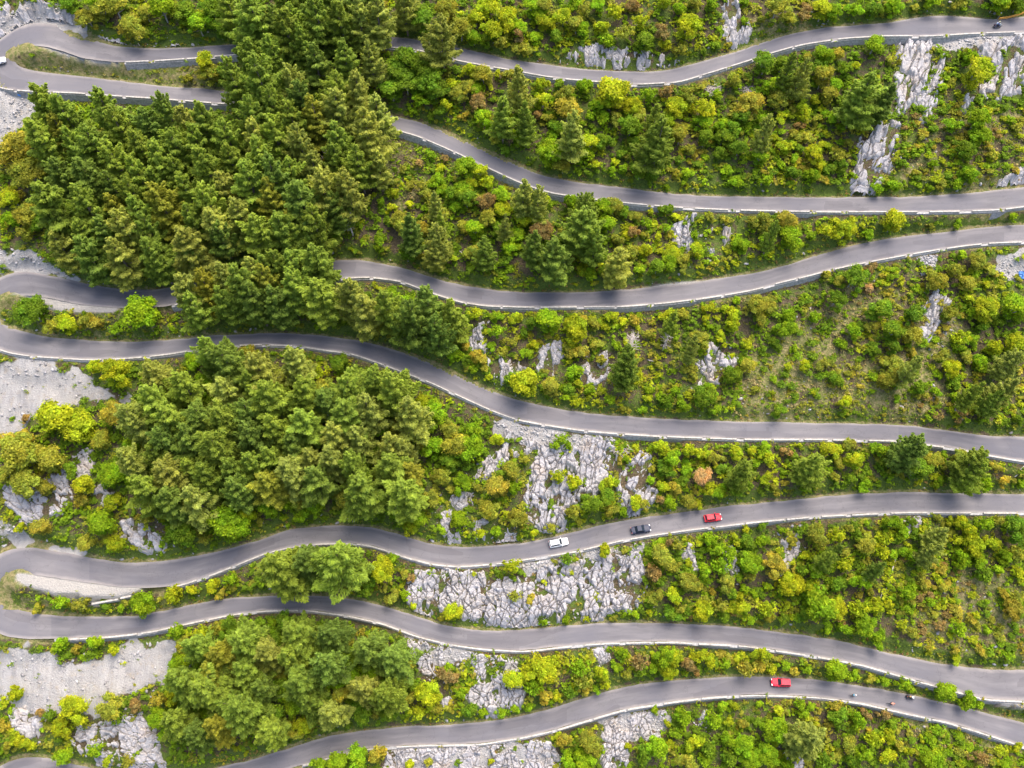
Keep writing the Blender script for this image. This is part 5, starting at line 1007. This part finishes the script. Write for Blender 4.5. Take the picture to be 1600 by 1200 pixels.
p = lay(605, 173, 0); m = MB(); m.box((0, 0, .3), (.45, .35, .9), taper=.75); o = m.build('kilometre_stone', MWHITE, None, p, bevel=.08); tag(o, 'small white wayside stone under the trees at the second road', 'marker stone')
# crumpled blue sheet among the rubble
p = lay(1597, 430, 0); m = MB(); n = 9; rr = random.Random(3); V = []
for j in range(n):
    for i in range(n): V.append(((i-4)*.22+rr.uniform(-.06, .06), (j-4)*.24+rr.uniform(-.06, .06), .25+.3*rr.random()-.012*((i-4)**2+(j-4)**2)))
m.poly(V, [(j*n+i, j*n+i+1, (j+1)*n+i+1, (j+1)*n+i) for j in range(n-1) for i in range(n-1)])
o = m.build('plastic_sheet', plain('blue_sheet', (.05, .16, .42), .35, vary=.4), None, p); o.rotation_euler.x = R(20); o.modifiers.new('thick', 'SOLIDIFY').thickness = .02
tag(o, 'crumpled blue plastic sheet lying in grey rubble below the third road', 'plastic sheet')
def log(pa, pb, r0, r1, label, twigs=0, hz=.25):
    A, B = Vector(lay(*pa, hz)), Vector(lay(*pb, hz)); m = MB(); mid = (A+B)/2; limb(m, A-mid, B-mid, r0, r1, 7, .06, 6, random.Random(int(pa[0])))
    rn = random.Random(int(pa[1]))
    for k in range(twigs):
        q = (A-mid).lerp(B-mid, rn.uniform(.1, .9)); limb(m, q, q+Vector((rn.uniform(-1, 1), rn.uniform(-1, 1), rn.uniform(.1, .6))), r1*.6, .01, 4, 0, 3)
    o = m.build('fallen_log', MDEAD, None, mid); tag(o, label, 'fallen log', 'bleached fallen logs on the slope')
log((1399, 873), (1376, 934), .13, .09, 'long bleached fallen trunk in the scrub below the fifth road', 5)
log((1393, 905), (1380, 930), .10, .06, 'shorter dark fallen trunk lying along the long bleached one', 2)
log((1491, 944), (1474, 964), .07, .04, 'thin bare pole lying in the dry meadow above the sixth road')
log((1012, 562), (1028, 566), .10, .06, 'short pale log beside the dead grey pine')
log((533, 320), (552, 368), .11, .05, 'forked bleached trunk lying at the edge of the pine wood', 8, .8)
log((560, 333), (567, 352), .06, .04, 'small bleached stick near the forked trunk')
log((718, 392), (731, 404), .07, .03, 'white forked branch among pines above the third road', 3, 1.2)
log((1586, 745), (1600, 728), .12, .07, 'pale weathered log above the fifth road at the frame edge', 2)
# heap of cut grey brushwood
for px, py, lab in ((1170, 140, 'heap of purple-grey brushwood below the top road parapet'), (1114, 140, 'thin spread of grey brushwood under the top road'), (968, 702, 'tangle of dry pale twigs under the fourth road wall')):
    p = lay(px, py, .1); m = MB(); rn = random.Random(px)
    for k in range(70):
        a = rn.uniform(0, 6.28); c = Vector((rn.gauss(0, .9), rn.gauss(0, .8), rn.uniform(.1, .7))); d = Vector((math.cos(a), math.sin(a), rn.uniform(-.2, .4)))*rn.uniform(.5, 1.3); m.tube([c-d, c+d*.3, c+d], [.035, .028, .012], 3)
    o = m.build('brushwood_heap', MDEAD, None, p); tag(o, lab, 'brushwood', 'heaps of dry brushwood')
# painted blue mark on the wall under the top hairpin: a small enamel plate
E, N = low_edge(1); i = int(np.argmin(np.abs(np.array([proj(q)[0] for q in E])-27))); q = E[i]; n2 = N[i]
o = MB(); o.box((0, 0, 0), (1.5, .05, .42)); o = o.build('wall_plate', plain('blue_enamel', (.02, .22, .62), .4), None, (q[0]+n2[0]*.78, q[1]+n2[1]*.78, q[2]-.75)); o.rotation_euler = (R(-8), 0, math.atan2(n2[1], n2[0])+math.pi/2)
tag(o, 'blue oblong plate on the grey wall under the top hairpin', 'plate')

# ------------------------------------------------------------------ light: hazy sun over the mountain
SUN_EL, SUN_AZ = R(64), R(55)                   # azimuth measured from +x towards +y
w = bpy.data.worlds.new('World'); S.world = w; w.use_nodes = True; nt = w.node_tree; bg = nt.nodes['Background']
sky = nt.nodes.new('ShaderNodeTexSky'); sky.sky_type = 'NISHITA'; sky.sun_disc = False; sky.sun_elevation = SUN_EL; sky.sun_rotation = R(90)-SUN_AZ; sky.altitude = 400; sky.dust_density = 7.0; sky.air_density = 1.0
nt.links.new(sky.outputs[0], bg.inputs[0]); bg.inputs[1].default_value = .15
sl = bpy.data.lights.new('sun', 'SUN'); sl.energy = 1.3; sl.angle = R(45); sl.color = (1, .92, .80); so = bpy.data.objects.new('sun', sl); COL.objects.link(so)
d = Vector((math.cos(SUN_EL)*math.cos(SUN_AZ), math.cos(SUN_EL)*math.sin(SUN_AZ), math.sin(SUN_EL))); so.rotation_euler = d.to_track_quat('Z', 'Y').to_euler()
vs = S.view_settings; vs.view_transform = 'Standard'; vs.look = 'None'; vs.exposure = 1.5; vs.gamma = 1; vs.use_curve_mapping = False
S.cycles.max_bounces = 8; S.cycles.diffuse_bounces = 5; S.cycles.transparent_max_bounces = 4
